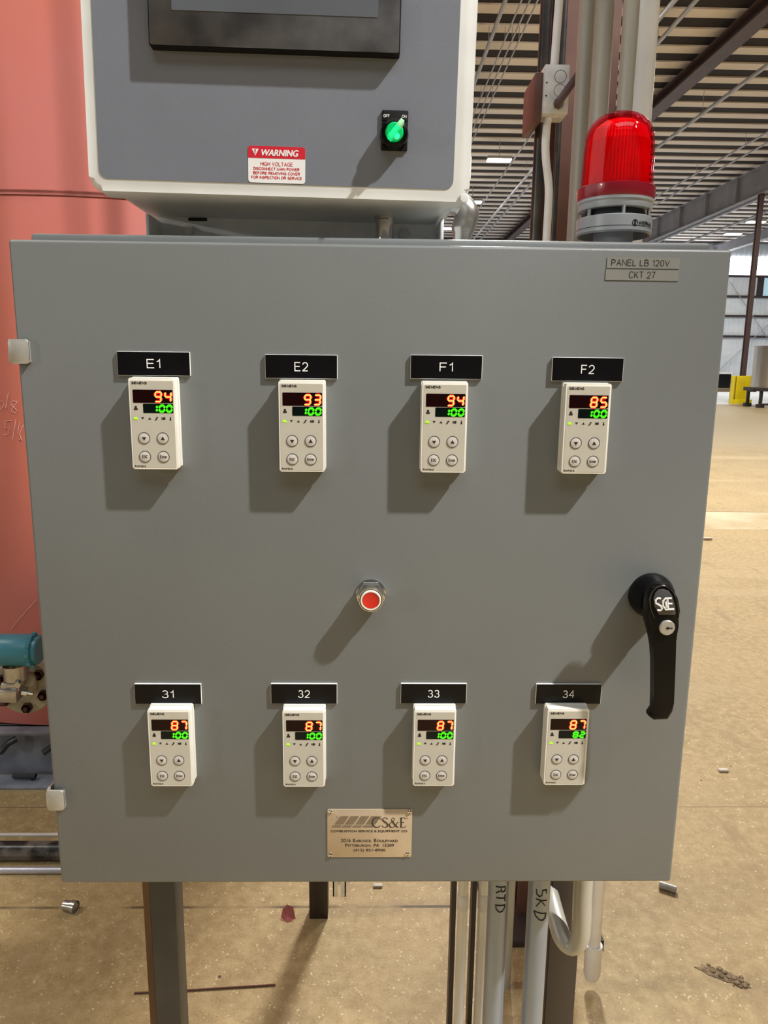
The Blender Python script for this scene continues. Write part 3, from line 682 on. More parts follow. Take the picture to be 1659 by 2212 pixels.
# ================================================================== CABINET
W2 = 0.381; HB = TOP-0.7594; ZL = HB
CB = (0, 0.13, ZL)
T = thing('control_cabinet', 'large square grey steel control cabinet with eight small controllers on its door', 'cabinet', CB); CAB = T
q = mb(CB); q.box(-W2+0.012, W2-0.012, 0.022, 0.26, ZL+0.008, TOP-0.004, 0.004)
zr = TOP + 0.0105
q.box(-W2+0.012, W2-0.012, 0.026, 0.262, TOP-0.02, zr, 0.004)
q.build('body', M['cabbody'], T)
q = mb(CB); q.box(-W2, W2, 0.0, 0.021, ZL, TOP, 0.0035, 3); q.build('door', M['cab'], T)
for (a, b) in (((27, 732), (63, 786)), ((108, 1709), (139, 1751))):
    p0, p1 = P(*a, -0.006), P(*b, -0.006)
    q = mb(CB); q.slab(rrect(-W2-0.0065, p1.x, p1.z, p0.z, 0.003), -0.0058, -0.0030, 0.0008); q.box(-W2-0.0065, -W2-0.004, -0.0035, 0.05, p1.z, p0.z); q.box(p1.x-0.004, p1.x, -0.004, 0.001, p1.z+0.002, p0.z-0.002)
    q.build('door_clamp', M['zinc'], T)
# handle
hc = P(1408, 1287, -0.004)
q = mb(CB); q.lathe([(0.0262, 0.0), (0.0262, 0.005), (0.025, 0.010), (0.020, 0.024), (0.0, 0.026)], (hc.x, 0, hc.z), 'Y', 40)
q.lathe([(0.0165, 0.02), (0.0165, 0.035), (0, 0.035)], (hc.x+0.001, 0, hc.z-0.009), 'Y', 32)
H = q.build('handle', M['black'], T)
fy = -0.052
out = [(1434, 1262), (1446, 1265), (1457, 1275), (1463, 1290), (1467, 1306), (1469, 1322), (1469, 1338), (1466, 1354), (1463, 1370), (1461, 1385), (1460.5, 1400), (1459, 1450), (1456, 1520), (1455, 1538), (1444, 1556), (1413, 1557), (1404, 1550), (1405, 1544), (1412, 1534), (1413, 1500), (1413, 1430), (1411, 1400), (1406, 1372), (1398, 1345), (1397, 1325), (1399, 1300), (1402, 1285), (1410, 1270), (1421, 1263)]
q = mb(CB); q.slab(XZ(out, fy)[::-1], fy, fy+0.0125, 0.0036, 3); q.build('lever', M['black'], H)
em = [(1432, 1266), (1445, 1270), (1455, 1283), (1461, 1302), (1464, 1325), (1461, 1332), (1420, 1332), (1409, 1310), (1408, 1290), (1413, 1275), (1422, 1268)]
rim = XZ([(1466, 1334), (1466, 1318), (1462, 1298), (1455, 1280), (1445, 1269), (1433, 1265), (1421, 1267), (1411, 1274), (1405, 1286), (1403, 1300), (1406, 1318), (1414, 1335)], fy)
q = mb(CB); q.tube(smooth_path([(a, fy-0.0002, b) for a, b in rim], 2), 0.0007, 8); q.build('rim', M['gloss'], H)
q = mb(CB); q.slab(XZ([(1433, 1272), (1444, 1276), (1452, 1287), (1457, 1305), (1459, 1325), (1457, 1328), (1423, 1328), (1413, 1309), (1411, 1292), (1415, 1280), (1423, 1273)], fy)[::-1], fy-0.001, fy, 0.0004)
q.build('badge', M['bezelblack'], H)
ce = lambda pts: [(1320+a/5.53, 1200+b/5.53) for a, b in pts]
q = mb(CB)
for ln in ([(585, 508), (548, 506), (525, 530), (528, 565), (560, 582), (590, 600), (600, 630), (585, 650), (545, 648)], [(715, 505), (640, 508), (612, 540), (615, 600), (645, 640), (745, 635)],
           [(664, 510), (676, 638)], [(672, 570), (722, 570)], [(645, 545), (655, 615)]):
    q.tube([(x, fy-0.0016, z) for x, z in XZ(ce(ln), fy)], 0.0011, 8)
q.build('emblem', M['whiteprint'], H)
lc = P(1442, 1357, fy-0.003)
q = mb(CB); q.lathe([(0.0086, -0.002), (0.0086, 0.002), (0.0078, 0.003), (0, 0.003)], (lc.x, fy, lc.z), 'Y', 32); q.lathe([(0.0024, 0.003), (0.0024, 0.0032), (0, 0.0032)], (lc.x, fy, lc.z), 'Y', 12)
q.build('lock_cylinder', M['zinc'], H)
q = mb(CB); q.slab(circ(lc.x, lc.z, 0.0016, 12), fy-0.0034, fy-0.003); q.box(lc.x, lc.x+0.0055, fy-0.0034, fy-0.003, lc.z-0.0006, lc.z+0.0006); q.build('keyhole', M['print'], H)

# stickers on the door
def sticker(name, px, ptx, txt, label):
    a, b = P(px[0], px[1], -0.0004), P(px[2], px[3], -0.0004)
    T = thing(name, label, 'label', ((a.x+b.x)/2, 0, b.z)); l = T.location.copy()
    q = mb(l); q.box(a.x, b.x, -0.0006, 0.0, b.z, a.z); q.build('tape', M['tape'], T)
    c, d = P(ptx[0], ptx[1], -0.0006), P(ptx[2], ptx[3], -0.0006)
    q = mb(l); q.stext(txt, c.x, d.x, d.z, c.z, -0.0006, 0.00078); q.build('lettering', M['print'], T, smooth=0)
sticker('panel_label', (1312, 555, 1467, 581), (1321, 560, 1446, 576), 'PANEL LB 120V', 'label tape reading PANEL LB 120V at the cabinet door top right')
sticker('circuit_label', (1309, 581.5, 1465, 607), (1359, 586, 1415, 602), 'CKT 27', 'label tape reading CKT 27 under the PANEL LB label')

# ---- red push button
bc = P(801, 1284, -0.004)
T = thing('push_button', 'red round push button in a chrome nut at the cabinet centre', 'button', (bc.x, 0, bc.z)); l = T.location.copy()
q = mb(l); q.lathe([(0.0172, 0), (0.0172, 0.0018), (0.0165, 0.0022), (0, 0.0022)], (bc.x, 0, bc.z), 'Y', 40); q.build('washer', M['chrome'], T)
q = mb(l); q.lathe([(0.0165, 0.0022), (0.0172, 0.004), (0.0172, 0.011), (0.0160, 0.014), (0.0, 0.014)], (bc.x, 0, bc.z), 'Y', 6, )
q.build('hex_nut', M['chrome'], T, smooth=20)
q = mb(l); q.lathe([(0.0142, 0.012), (0.0142, 0.024), (0.0136, 0.0255), (0.0128, 0.0255), (0.0126, 0.0225), (0.0, 0.0225)], (bc.x, 0, bc.z), 'Y', 40); q.build('barrel', M['chrome'], T)
q = mb(l); q.lathe([(0.0127, 0.0228), (0.0127, 0.0236), (0.0116, 0.0236)], (bc.x, 0, bc.z), 'Y', 40); q.build('gasket', M['ringdark'], T)
q = mb(l); q.lathe([(0.0117, 0.022), (0.0117, 0.0265), (0.0112, 0.0272), (0.0098, 0.0272), (0.0096, 0.024)], (bc.x, 0, bc.z), 'Y', 40); q.build('cap_ring', M['white'], T)
q = mb(l); q.lathe([(0.0096, 0.023), (0.0096, 0.0262), (0.0088, 0.0268), (0.005, 0.0260), (0, 0.0256)], (bc.x, 0, bc.z), 'Y', 40); q.build('cap', M['redpaint'], T)

# ---- temperature controllers
FYD = -0.018; FW, FH = 0.0490, 0.0972
def uv(u, v): return (-FW/2 + u*FW, FH/2 - v*FH)
SEG = {'0': 'abcdef', '1': 'bc', '2': 'abged', '3': 'abgcd', '4': 'fgbc', '5': 'afgcd', '8': 'abcdefg', '7': 'abc', '9': 'abcdfg'}
def digits(txt, x1, z0, z1, pitch, wdt, th, y, mats, parent):
    """seven-segment digits, right-aligned at x1"""
    q = MB(); sl = 0.10
    for i, ch in enumerate(txt[::-1]):
        xr = x1 - i*pitch; xl = xr - wdt; zm = (z0+z1)/2
        S = {'a': ((xl, z1), (xr, z1)), 'd': ((xl, z0), (xr, z0)), 'g': ((xl, zm), (xr, zm)), 'f': ((xl, zm), (xl, z1)), 'b': ((xr, zm), (xr, z1)), 'e': ((xl, z0), (xl, zm)), 'c': ((xr, z0), (xr, zm))}
        for s_ in SEG[ch]:
            (ax, az), (bx_, bz) = S[s_]
            for lay, (t_, mi) in enumerate(((th*1.45, 0), (th*0.62, 1))):  # the wider layer draws the glow around each lit segment
                g = 0.0; dx, dz = bx_-ax, bz-az; L = math.hypot(dx, dz); ux, uz = dx/L, dz/L; nx, nz = -uz, ux
                e_ = 0.0; c = [(g+e_, 0), (g+e_+t_*0.4, t_/2), (L-g-e_-t_*0.4, t_/2), (L-g-e_, 0), (L-g-e_-t_*0.4, -t_/2), (g+e_+t_*0.4, -t_/2)]
                pts = [(ax+ux*a+nx*b + sl*(az+uz*a+nz*b-z0), az+uz*a+nz*b) for a, b in c]
                yy = y-0.0001-lay*0.00008; q.mi = mi
                vs = [q.bm.verts.new((x, yy, z)) for x, z in pts]; f = q.bm.faces.new(vs); f.material_index = mi
                if f.normal.y > 0: f.normal_flip()
    bmesh.ops.recalc_face_normals(q.bm, faces=q.bm.faces)
    return q.build('digits', mats, parent, smooth=0)
def tri(u, v, s, up, asp=1.0):
    cx, cz = uv(u, v); d = 1 if up else -1
    return [(cx-s*asp, cz-d*s*0.85), (cx+s*asp, cz-d*s*0.85), (cx, cz+d*s*0.85)]
def make_controller():
    T = thing('temperature_controller', '', 'controller', (0, 0, 0), 'small digital controllers on the cabinet door')
    q = MB(); q.slab(rrect(-FW/2-0.0005, FW/2+0.0005, -FH/2+0.001, FH/2+0.001, 0.002), -0.0065, 0.0, 0.0012); q.build('mounting_frame', M['white'], T)
    q = MB(); q.slab(rrect(-FW/2+0.002, FW/2-0.002, -FH/2+0.002, FH/2-0.002, 0.002), -0.009, -0.006); q.build('gasket', M['ringdark'], T)
    q = MB(); q.slab(rrect(-FW/2, FW/2, -FH/2, FH/2, 0.0018), FYD, -0.0078, 0.0010, 2); q.build('bezel', M['white'], T)
    q = MB(); q.slab(rrect(-FW/2+0.0018, FW/2-0.0018, -FH/2+0.0018, FH/2-0.0028, 0.0012), FYD-0.00025, FYD+0.0002); q.build('face_plate', M['face'], T)
    y = FYD-0.00025
    (ax, az), (bx_, bz) = uv(0.085, 0.125), uv(0.945, 0.268)
    q = MB(); q.slab(rrect(ax, bx_, bz, az, 0.0008), y-0.0002, y); r = q.build('display_window', M['redwin'], T); r['label'] = 'upper dark red display window'
    (ax, az), (bx_, bz) = uv(0.295, 0.276), uv(0.945, 0.378)
    q = MB(); q.slab(rrect(ax, bx_, bz, az, 0.0008), y-0.0002, y); g = q.build('display_window', M['grnwin'], T); g['label'] = 'lower green display window'
    q = MB(); (ax, az), (bx_, bz) = uv(0.065, 0.068), uv(0.40, 0.040)
    q.stext('SIEMENS', ax, bx_, az, bz, y, 0.00062)
    q.build('maker_lettering', M['print'], T, smooth=0); q = MB()
    (ax, az), (bx_, bz) = uv(0.05, 0.978), uv(0.29, 0.958); q.stext('RWF55.5', ax, bx_, az, bz, y, 0.0004)
    q.build('model_lettering', M['print'], T, smooth=0)
    q = MB(); q.poly(tri(0.275, 0.437, 0.0014, False, 1.15), y); q.poly(tri(0.425, 0.437, 0.0014, True, 1.15), y)
    cx, cz = uv(0.575, 0.437); q.tube([(cx-0.0014, y-0.0001, cz-0.0012), (cx, y-0.0001, cz-0.0010), (cx+0.0002, y-0.0001, cz+0.0010), (cx+0.0016, y-0.0001, cz+0.0012)], 0.00055, 6)
    cx, cz = uv(0.725, 0.437); q.slab(rrect(cx-0.002, cx-0.0012, cz-0.0013, cz+0.0013, 0.0002), y-0.0002, y); q.slab(rrect(cx-0.0008, cx+0.0020, cz-0.0013, cz+0.0013, 0.0006), y-0.0002, y)
    cx, cz = uv(0.875, 0.437); q.slab(circ(cx, cz-0.0011, 0.0009, 12), y-0.0002, y); q.slab(rrect(cx-0.0005, cx+0.0005, cz-0.0012, cz+0.0018, 0.0004), y-0.0002, y)
    cx, cz = uv(0.135, 0.325); q.slab(rrect(cx-0.0020, cx+0.0020, cz-0.0022, cz-0.0002, 0.0004), y-0.0002, y); q.slab(rrect(cx-0.0012, cx+0.0012, cz+0.0001, cz+0.0021, 0.0005), y-0.0002, y); q.box(cx-0.0006, cx+0.0006, y-0.0002, y, cz-0.0004, cz+0.0004)
    q.build('indicator_symbols', M['print'], T, smooth=0)
    cx, cz = uv(0.125, 0.437); q = MB(); q.slab([(cx-0.0022, cz-0.0012), (cx+0.0022, cz-0.0014), (cx+0.0014, cz+0.0004), (cx+0.0004, cz+0.0014), (cx-0.0010, cz+0.0014), (cx-0.0019, cz+0.0004)], y-0.0003, y); q.build('indicator_light', M['led'], T)
    for k, (u, v) in enumerate(((0.285, 0.655), (0.69, 0.655), (0.285, 0.86), (0.69, 0.86))):
        cx, cz = uv(u, v)
        q = MB(); q.slab(circ(cx, cz, 0.0058, 28), y-0.0004, y, 0.0002)
        bt = q.build('button', M['key'], T)
        q = MB(); rp = [(cx+0.0060*math.cos(a), y-0.0003, cz+0.0060*math.sin(a)) for a in [2*PI*i/28 for i in range(29)]]; q.tube(rp, 0.00032, 6, cap=False)
        yy = y-0.0004
        if k == 0: q.poly([(cx-0.0022, cz+0.0011), (cx+0.0022, cz+0.0011), (cx, cz-0.0026)], yy)
        elif k == 1: q.poly([(cx-0.0022, cz-0.0018), (cx+0.0022, cz-0.0018), (cx, cz+0.0020)], yy)
        elif k == 2: q.stext('ESC', cx-0.0029, cx+0.0029, cz-0.0016, cz+0.0016, yy, 0.00052)
        else: q.stext('Enter', cx-0.0038, cx+0.0038, cz-0.0016, cz+0.0016, yy, 0.0005)
        q.build('symbol', M['print'], bt, smooth=0)
    return T
CTRL = [('E1', '94', '100', (276, 817), (386, 1013)), ('E2', '93', '100', (600, 822), (703, 1020)), ('F1', '94', '100', (912, 824), (1006, 1022)), ('F2', '85', '100', (1219, 829), (1313, 1023)),
        ('31', '87', '100', (318, 1533), (417, 1698)), ('32', '87', '100', (610, 1536), (702, 1698)), ('33', '87', '100', (895, 1534), (981, 1697)), ('34', '87', '82', (1183, 1530), (1263, 1697))]
TAGS = {'E1': (252, 760, 411, 811), 'E2': (573, 766, 728, 818), 'F1': (888, 768, 1040, 818), 'F2': (1193, 772, 1346, 824), '31': (290, 1478, 435, 1521), '32': (585, 1478, 728, 1520), '33': (866, 1477, 1007, 1520), '34': (1157, 1478, 1299, 1521)}
proto = make_controller()
ctrl_objs = []
for i, (nm, top, low, a, b) in enumerate(CTRL):
    T = proto if i == 0 else copy_tree(proto)
    p0, p1 = P(*a, FYD), P(*b, FYD)
    T.location = ((p0.x+p1.x)/2, 0, (p0.z+p1.z)/2); ctrl_objs.append(T)
    T['label'] = 'white controller reading %s over %s under the %s plate' % (top, low, nm)
for T, (nm, top, low, a, b) in zip(ctrl_objs, CTRL):
    wins = [c for c in T.children if c.name.startswith('display_window')]
    up = [c for c in wins if 'red' in c['label']][0]; lo_ = [c for c in wins if 'green' in c['label']][0]
    y = FYD-0.00045
    x1 = uv(0.895, 0)[0]; digits(top, x1, uv(0, 0.254)[1], uv(0, 0.150)[1], 0.0104, 0.0062, 0.0024, y, [M['redhalo'], M['redcore']], up)
    x1 = uv(0.905, 0)[0]; digits(low, x1, uv(0, 0.363)[1], uv(0, 0.295)[1], 0.0078, 0.0050, 0.0020, y, [M['grnhalo'], M['grncore']], lo_)
    a = TAGS[nm]; p0, p1 = P(a[0], a[1], -0.003), P(a[2], a[3], -0.003)
    cx, cz = (p0.x+p1.x)/2, (p0.z+p1.z)/2; hw, hh = 0.0389, 0.0127
    Tg = thing('tag_plate', 'black engraved plate reading %s above its controller' % nm, 'sign', (cx, 0, cz-hh), 'black engraved plates on the cabinet door')
    l = Tg.location.copy()
    q = mb(l); q.box(cx-hw, cx+hw, -0.0028, 0.0, cz-hh, cz+hh, 0.0003, 1); q.build('core', M['whitecore'], Tg)
    q = mb(l); q.box(cx-hw+0.0004, cx+hw-0.0004, -0.0031, -0.0026, cz-hh+0.0004, cz+hh-0.0004); q.build('face', M['blacktag'], Tg)
    hx = 0.0074 if nm not in ('31', '32', '33', '34') else 0.0070
    q = mb(l); q.stext(nm, cx-hx, cx+hx, cz-0.0049, cz+0.0049, -0.0031, 0.00105); q.build('lettering', M['whiteprint'], Tg, smooth=0)

# ---- maker's nameplate
pc = lambda x, y: (680+x/6.9125, 1720+y/6.9125)
a, b = P(*pc(187, 197), -0.001), P(*pc(1442, 905), -0.001)
T = thing('nameplate', 'tan metal nameplate with a company address at the cabinet bottom centre', 'sign', ((a.x+b.x)/2, 0, b.z)); l = T.location.copy()
q = mb(l); q.slab(rrect(a.x, b.x, b.z, a.z, 0.0015), -0.0012, 0, 0.0003); q.build('plate', M['plate'], T)
y = -0.0012
def PX(x, yy): p = P(*pc(x, yy), y); return (p.x, p.z)
q = mb(l)
for k in range(4):
    x0 = 380+k*154; xe = 130 if k < 3 else 150
    q.poly([PX(x0, 297), PX(x0+xe, 297), PX(x0+xe-88, 420), PX(x0-88, 420)][::-1], y)
    q.poly([PX(x0-104, 432), PX(x0+xe-106, 432), PX(x0+xe-128, 467), PX(x0-138, 467)][::-1], y)
q.build('logo_bars', M['platebar'], T, smooth=0)
q = mb(l); yy = y-0.0002
def ser(pts, rad):
    n = len(pts); rr = rad if isinstance(rad, list) else [rad]*n
    w3 = [(PX(*p)[0], yy, PX(*p)[1]) for p in pts]; q.tube(w3, rr, 6, flat=0.35)
def arcpx(cx, cy, rx, ry, a0, a1, n=18): return [(cx+rx*math.cos(math.radians(a0+(a1-a0)*i/n)), cy-ry*math.sin(math.radians(a0+(a1-a0)*i/n))) for i in range(n+1)]
t1, t2 = 0.00042, 0.00095
ser(arcpx(928, 390, 70, 72, 48, 318), [t1+(t2-t1)*math.sin(PI*i/18) for i in range(19)])
ser([(988, 322), (990, 352)], t1)
ser([(1086, 345), (1075, 325), (1045, 318), (1018, 330), (1014, 352), (1035, 375), (1068, 395), (1090, 420), (1082, 450), (1050, 464), (1018, 455), (1005, 432)], [t1, t1, t1, t1, t2, t2, t2, t2, t2, t1, t1, t1])
ser([(1250, 462), (1225, 455), (1165, 385), (1145, 350), (1160, 322), (1185, 325), (1192, 348), (1170, 375), (1125, 400), (1112, 430), (1130, 460), (1170, 462), (1210, 435), (1232, 392), (1250, 388)], [t1, t2, t2, t1, t1, t1, t1, t1, t1, t2, t2, t1, t1, t1, t1])
ser([(1290, 322), (1290, 462)], t2); ser([(1272, 320), (1345, 320), (1352, 340)], t1); ser([(1290, 388), (1335, 388)], t1); ser([(1272, 463), (1350, 463), (1362, 440)], t1)
def tl_(st, x0, x1, yt, yb, bold=0.00012):
    p, r_ = PX(x0, yt), PX(x1, yb); q.text(st, p[0], r_[0], r_[1], p[1], y, bold=bold)
tl_('COMBUSTION SERVICE & EQUIPMENT CO.', 238, 1392, 505, 540)
tl_('2016', 392, 535, 637, 682); tl_('B', 572, 605, 637, 682); tl_('ABCOCK', 613, 845, 648, 682); tl_('B', 885, 920, 637, 682); tl_('OULEVARD', 928, 1240, 648, 682)
tl_('P', 455, 490, 710, 753); tl_('ITTSBURGH,', 498, 845, 720, 757); tl_('PA  15209', 882, 1182, 710, 753); tl_('(412) 821-8900', 580, 1052, 785, 832)
tl_('R', 1375, 1392, 318, 338, 0); tl_('R', 322, 336, 304, 322, 0)
q.build('lettering', M['plateprint'], T, smooth=0)
for sx_, sy_ in ((234, 232), (1412, 235), (236, 880), (1383, 862)):
    cx, cz = PX(sx_, sy_); q = mb(l); q.lathe([(0.0027, 0.0012), (0.0026, 0.0022), (0.0016, 0.0030), (0.0009, 0.0028), (0, 0.0018)], (cx, 0, cz), 'Y', 16); q.build('rivet', M['chrome'], T)

# ---- beacon
BY = 0.14
bx0 = P(1327, 506, BY).x - 0.0015
T = thing('warning_beacon', 'red domed warning beacon on a grey siren standing on the cabinet top', 'beacon', (bx0, BY, zr)); l = T.location.copy()
R1 = 0.0448
zf = lambda y_, r_: P(1340, y_, BY-r_).z
zA, zB_, zC_, zD, zE = zf(494.6, R1), zf(459, R1), zf(442, R1), zf(419, R1), zf(389, 0.0457)
zT = P(1350, 243.6, BY).z
c0 = (bx0, BY, 0)
q = mb(l); q.lathe([(0, zr), (0.0235, zr), (0.0235, zA+0.004), (0.021, zA+0.006)], c0, n=40); q.build('foot', M['sirengrey'], T)
q = mb(l); q.lathe([(0.018, zA+0.008), (0.040, zA+0.006), (R1-0.002, zA-0.002), (R1, zA), (R1, zB_-0.001), (R1-0.001, zB_), (0.02, zB_)], c0, n=64); s_ = q.build('siren_base', M['sirengrey'], T)
q = mb(l); q.lathe([(R1+0.0001, zA+0.0042), (R1+0.0003, zA+0.0046), (R1+0.0001, zA+0.005)], c0, n=64); q.build('seam_line', M['sirendark'], s_)
q = mb(l); q.lathe([(R1-0.006, zB_), (R1-0.010, zC_)], c0, n=48); q.build('sound_slot', M['sirendark'], T)
q = mb(l)
for an in (-93, -33, 27, 87, 147, 207):
    a_ = math.radians(an); cx, cy = bx0+(R1-0.004)*math.cos(a_), BY+(R1-0.004)*math.sin(a_); q.box(cx-0.0012, cx+0.0012, cy-0.003, cy+0.003, zB_, zC_)
q.build('slot_rib', M['sirengrey'], T)
q = mb(l); q.lathe([(0.03, zC_), (R1-0.0015, zC_), (R1-0.001, zC_+0.001), (R1-0.001, zC_+0.007), (R1+0.0006, zC_+0.0085), (R1+0.0006, zD), (0.03, zD)], c0, n=64); q.build('siren_top', M['sirengrey'], T)
q = mb(l); q.lathe([(0.03, zD), (0.0457, zD), (0.0462, zD+0.001), (0.0462, zE-0.001), (0.0452, zE), (0.041, zE)], c0, n=64); q.build('collar', M['collar'], T)
rb = 0.0428; hh = zT-zE
prof = [(rb, zE-0.002), (rb-0.0006, zE+hh*0.25), (rb-0.0014, zE+hh*0.50), (rb-0.0024, zE+hh*0.62)]
for i in range(1, 13):
    a_ = PI/2*i/12; prof.append(((rb-0.0024)*math.cos(a_)**0.85 if i < 12 else 0.0, zE+hh*0.62+hh*0.38*math.sin(a_)))
inn = [(max(0, r_-0.0022), z_-(0.0022 if i > 4 else 0)) for i, (r_, z_) in enumerate(prof)]
inn[-1] = (0, zT-0.0024)
q = mb(l); q.lathe(prof+inn[::-1], c0, n=72); q.build('dome_lens', M['lensred'], T)
q = mb(l); q.lathe([(0, zE), (0.0375, zE), (0.0365, zE+hh*0.60), (0.031, zE+hh*0.78), (0.018, zE+hh*0.88), (0, zE+hh*0.90)], c0, n=120, rib=lambda j: 1.0 if j % 2 else 0.955); q.build('ribbed_lens', M['innerred'], T, smooth=0)
# writing wrapped round the siren base
def wrap(u, z): a_ = math.radians(-90) + u/R1; return Vector((bx0+(R1+0.0002)*math.cos(a_), BY+(R1+0.0002)*math.sin(a_), z))
zw = zA + (zB_-zA)*0.42
q = mb(l); q.stext('WERMA', 0.0165, 0.0430, zw-0.0024, zw+0.0024, 0, 0.0012, mapf=wrap)
q.tube([wrap(0.0118+0.0034*math.cos(t), zw+0.0034*math.sin(t)) for t in [2*PI*i/20 for i in range(21)]], 0.00045, 6, cap=False)
q.tube([wrap(0.0118, zw-0.0032), wrap(0.0118, zw+0.0032)], 0.0010, 6); q.tube([wrap(0.0102, zw-0.0025), wrap(0.0134, zw-0.0025)], 0.0005, 6); q.tube([wrap(0.0102, zw+0.0025), wrap(0.0134, zw+0.0025)], 0.0005, 6)
q.build('lettering', M['print'], s_, smooth=0)

# ================================================================== SCREEN BOX ABOVE THE CABINET
ANG = math.radians(0.85); HY = 0.02
ho = P(600, 424, HY); HO = Vector((ho.x, HY, ho.z))
ca, sa = math.cos(ANG), math.sin(ANG)
def L(px, py, Y):
    p = P(px, py, Y); dx, dz = p.x-HO.x, p.z-HO.z
    return (ca*dx - sa*dz, sa*dx + ca*dz)       # inverse of the rotation about Y
T = thing('screen_enclosure', 'light grey moulded enclosure with slate front standing over the cabinet', 'enclosure', HO, ry=ANG); ENC = T
xl, xr, zb = L(188, 300, HY)[0], L(1019, 300, HY)[0], L(600, 424, HY)[1]
zt = zb + 0.52
q = MB(); q.slab(rrect(xl, xr, zb, zt, 0.014, 6), 0.0, 0.035, 0.006, 3); q.build('door_frame', M['hmibox'], T)
q = MB(); q.slab(rrect(xl+0.002, xr-0.002, zb+0.001, zt-0.004, 0.03, 8), 0.035, 0.185, 0.0); q.build('body', M['hmibox'], T)
(ax, az), (bx_, bz) = L(208, 250, HY), L(985, 250, HY)
zo = L(600, 398, HY)[1]
q = MB(); q.slab(rrect(ax, bx_, zo, zt-0.03, 0.009, 6), -0.0006, 0.0); q.build('front_overlay', M['overlay'], T)
for px, py in ((1003, 428),):
    cx, cz = L(px, py, HY); q = MB(); q.lathe([(0.0048, 0), (0.0042, 0.0010), (0, 0.0014)], (cx, 0, cz), 'Y', 20); q.build('corner_boss', M['hmibox'], T)
cx, cz = L(1021, 350, HY)
q = MB(); q.box(xr-0.002, xr+0.0035, 0.02, 0.05, cz-0.014, cz+0.012, 0.002); q.build('side_latch', M['hmibox'], T)

# touch screen
T = thing('touch_screen', 'black framed touch screen on the slate front, bottom part in view', 'screen', HO, ry=ANG)
fY = 0.008
(ax, az), (bx_, bz) = L(322, 104, fY), L(864, 113, fY); zb_ = (az+bz)/2
q = MB(); q.slab(rrect(ax, bx_, zb_, zb_+0.245, 0.002), fY-HY, 0.0-0.0006, 0.0015); q.build('bezel', M['blackmatte'], T)
q = MB(); q.slab(rrect(ax+0.0012, bx_-0.0012, zb_+0.0012, zb_+0.2438, 0.002), fY-HY-0.0008, fY-HY+0.0004, 0.0003); q.build('front_film', M['bezelblack'], T)
(ax, az), (bx_, bz) = L(371, 27, fY), L(817, 34, fY)
q = MB(); q.slab(rrect(ax, bx_, (az+bz)/2, (az+bz)/2+0.155, 0.001), fY-HY-0.0012, fY-HY-0.0007); q.build('display', M['screen'], T)

# selector switch
T = thing('selector_switch', 'black selector switch with lit green knob turned to ON', 'switch', HO, ry=ANG)
c = [L(x, yy, HY) for x, yy in ((824, 240), (881, 241), (880, 327), (824, 326))]
x0, x1, z0, z1 = (c[0][0]+c[3][0])/2, (c[1][0]+c[2][0])/2, (c[2][1]+c[3][1])/2, (c[0][1]+c[1][1])/2
q = MB(); q.slab(rrect(x0, x1, z0, z1, 0.0008), -0.003, -0.0006, 0.0004); q.box(x0+0.0005, x1-0.0005, -0.0034, -0.003, z1-0.0098, z1-0.0092); q.build('legend_plate', M['blackmatte'], T)
q = MB(); k1 = (x1-x0)
q.stext('OFF', x0+k1*0.06, x0+k1*0.30, z1-0.0070, z1-0.0040, -0.003, 0.0005); q.stext('ON', x0+k1*0.76, x0+k1*0.94, z1-0.0070, z1-0.0040, -0.003, 0.0005); q.build('lettering', M['whiteprint'], T, smooth=0)
kx, kz = L(852, 287, HY-0.012)
q = MB(); q.lathe([(0.0150, 0.003), (0.0148, 0.008), (0.0136, 0.0135), (0.0110, 0.0145), (0.0098, 0.0135), (0.0, 0.0135)], (kx, 0, kz), 'Y', 36); q.build('ring', M['black'], T)
q = MB(); q.lathe([(0.0094, 0.0135), (0.0090, 0.0175), (0.0075, 0.0192), (0.0, 0.0195)], (kx, 0, kz), 'Y', 32); q.build('knob', M['greenknob'], T)
q = MB(); hx_, hz_ = L(857, 293, HY-0.02); q.lathe([(0.0032, 0.0190), (0.0026, 0.0202), (0, 0.0206)], (hx_, 0, hz_), 'Y', 20); q.build('lamp_lens', M['greenhot'], T)
A, Bq = L(841, 297, HY-0.026), L(870, 260, HY-0.026)
def lever_poly(f0, f1, wd):
    dx, dz = Bq[0]-A[0], Bq[1]-A[1]; Ln = math.hypot(dx, dz); nx, nz = -dz/Ln*wd, dx/Ln*wd
    p, r_ = (A[0]+dx*f0, A[1]+dz*f0), (A[0]+dx*f1, A[1]+dz*f1)
    return [(p[0]+nx, p[1]+nz), (p[0]-nx, p[1]-nz), (r_[0]-nx*0.9, r_[1]-nz*0.9), (r_[0]+nx*0.9, r_[1]+nz*0.9)]
q = MB(); q.slab(lever_poly(0, 0.66, 0.0024)[::-1], -0.030, -0.016, 0.0006); q.build('lever', M['greenlever'], T)
q = MB(); q.slab(lever_poly(0.66, 1.0, 0.0024)[::-1], -0.030, -0.016, 0.0006); q.build('lever_tip', M['greentip'], T)

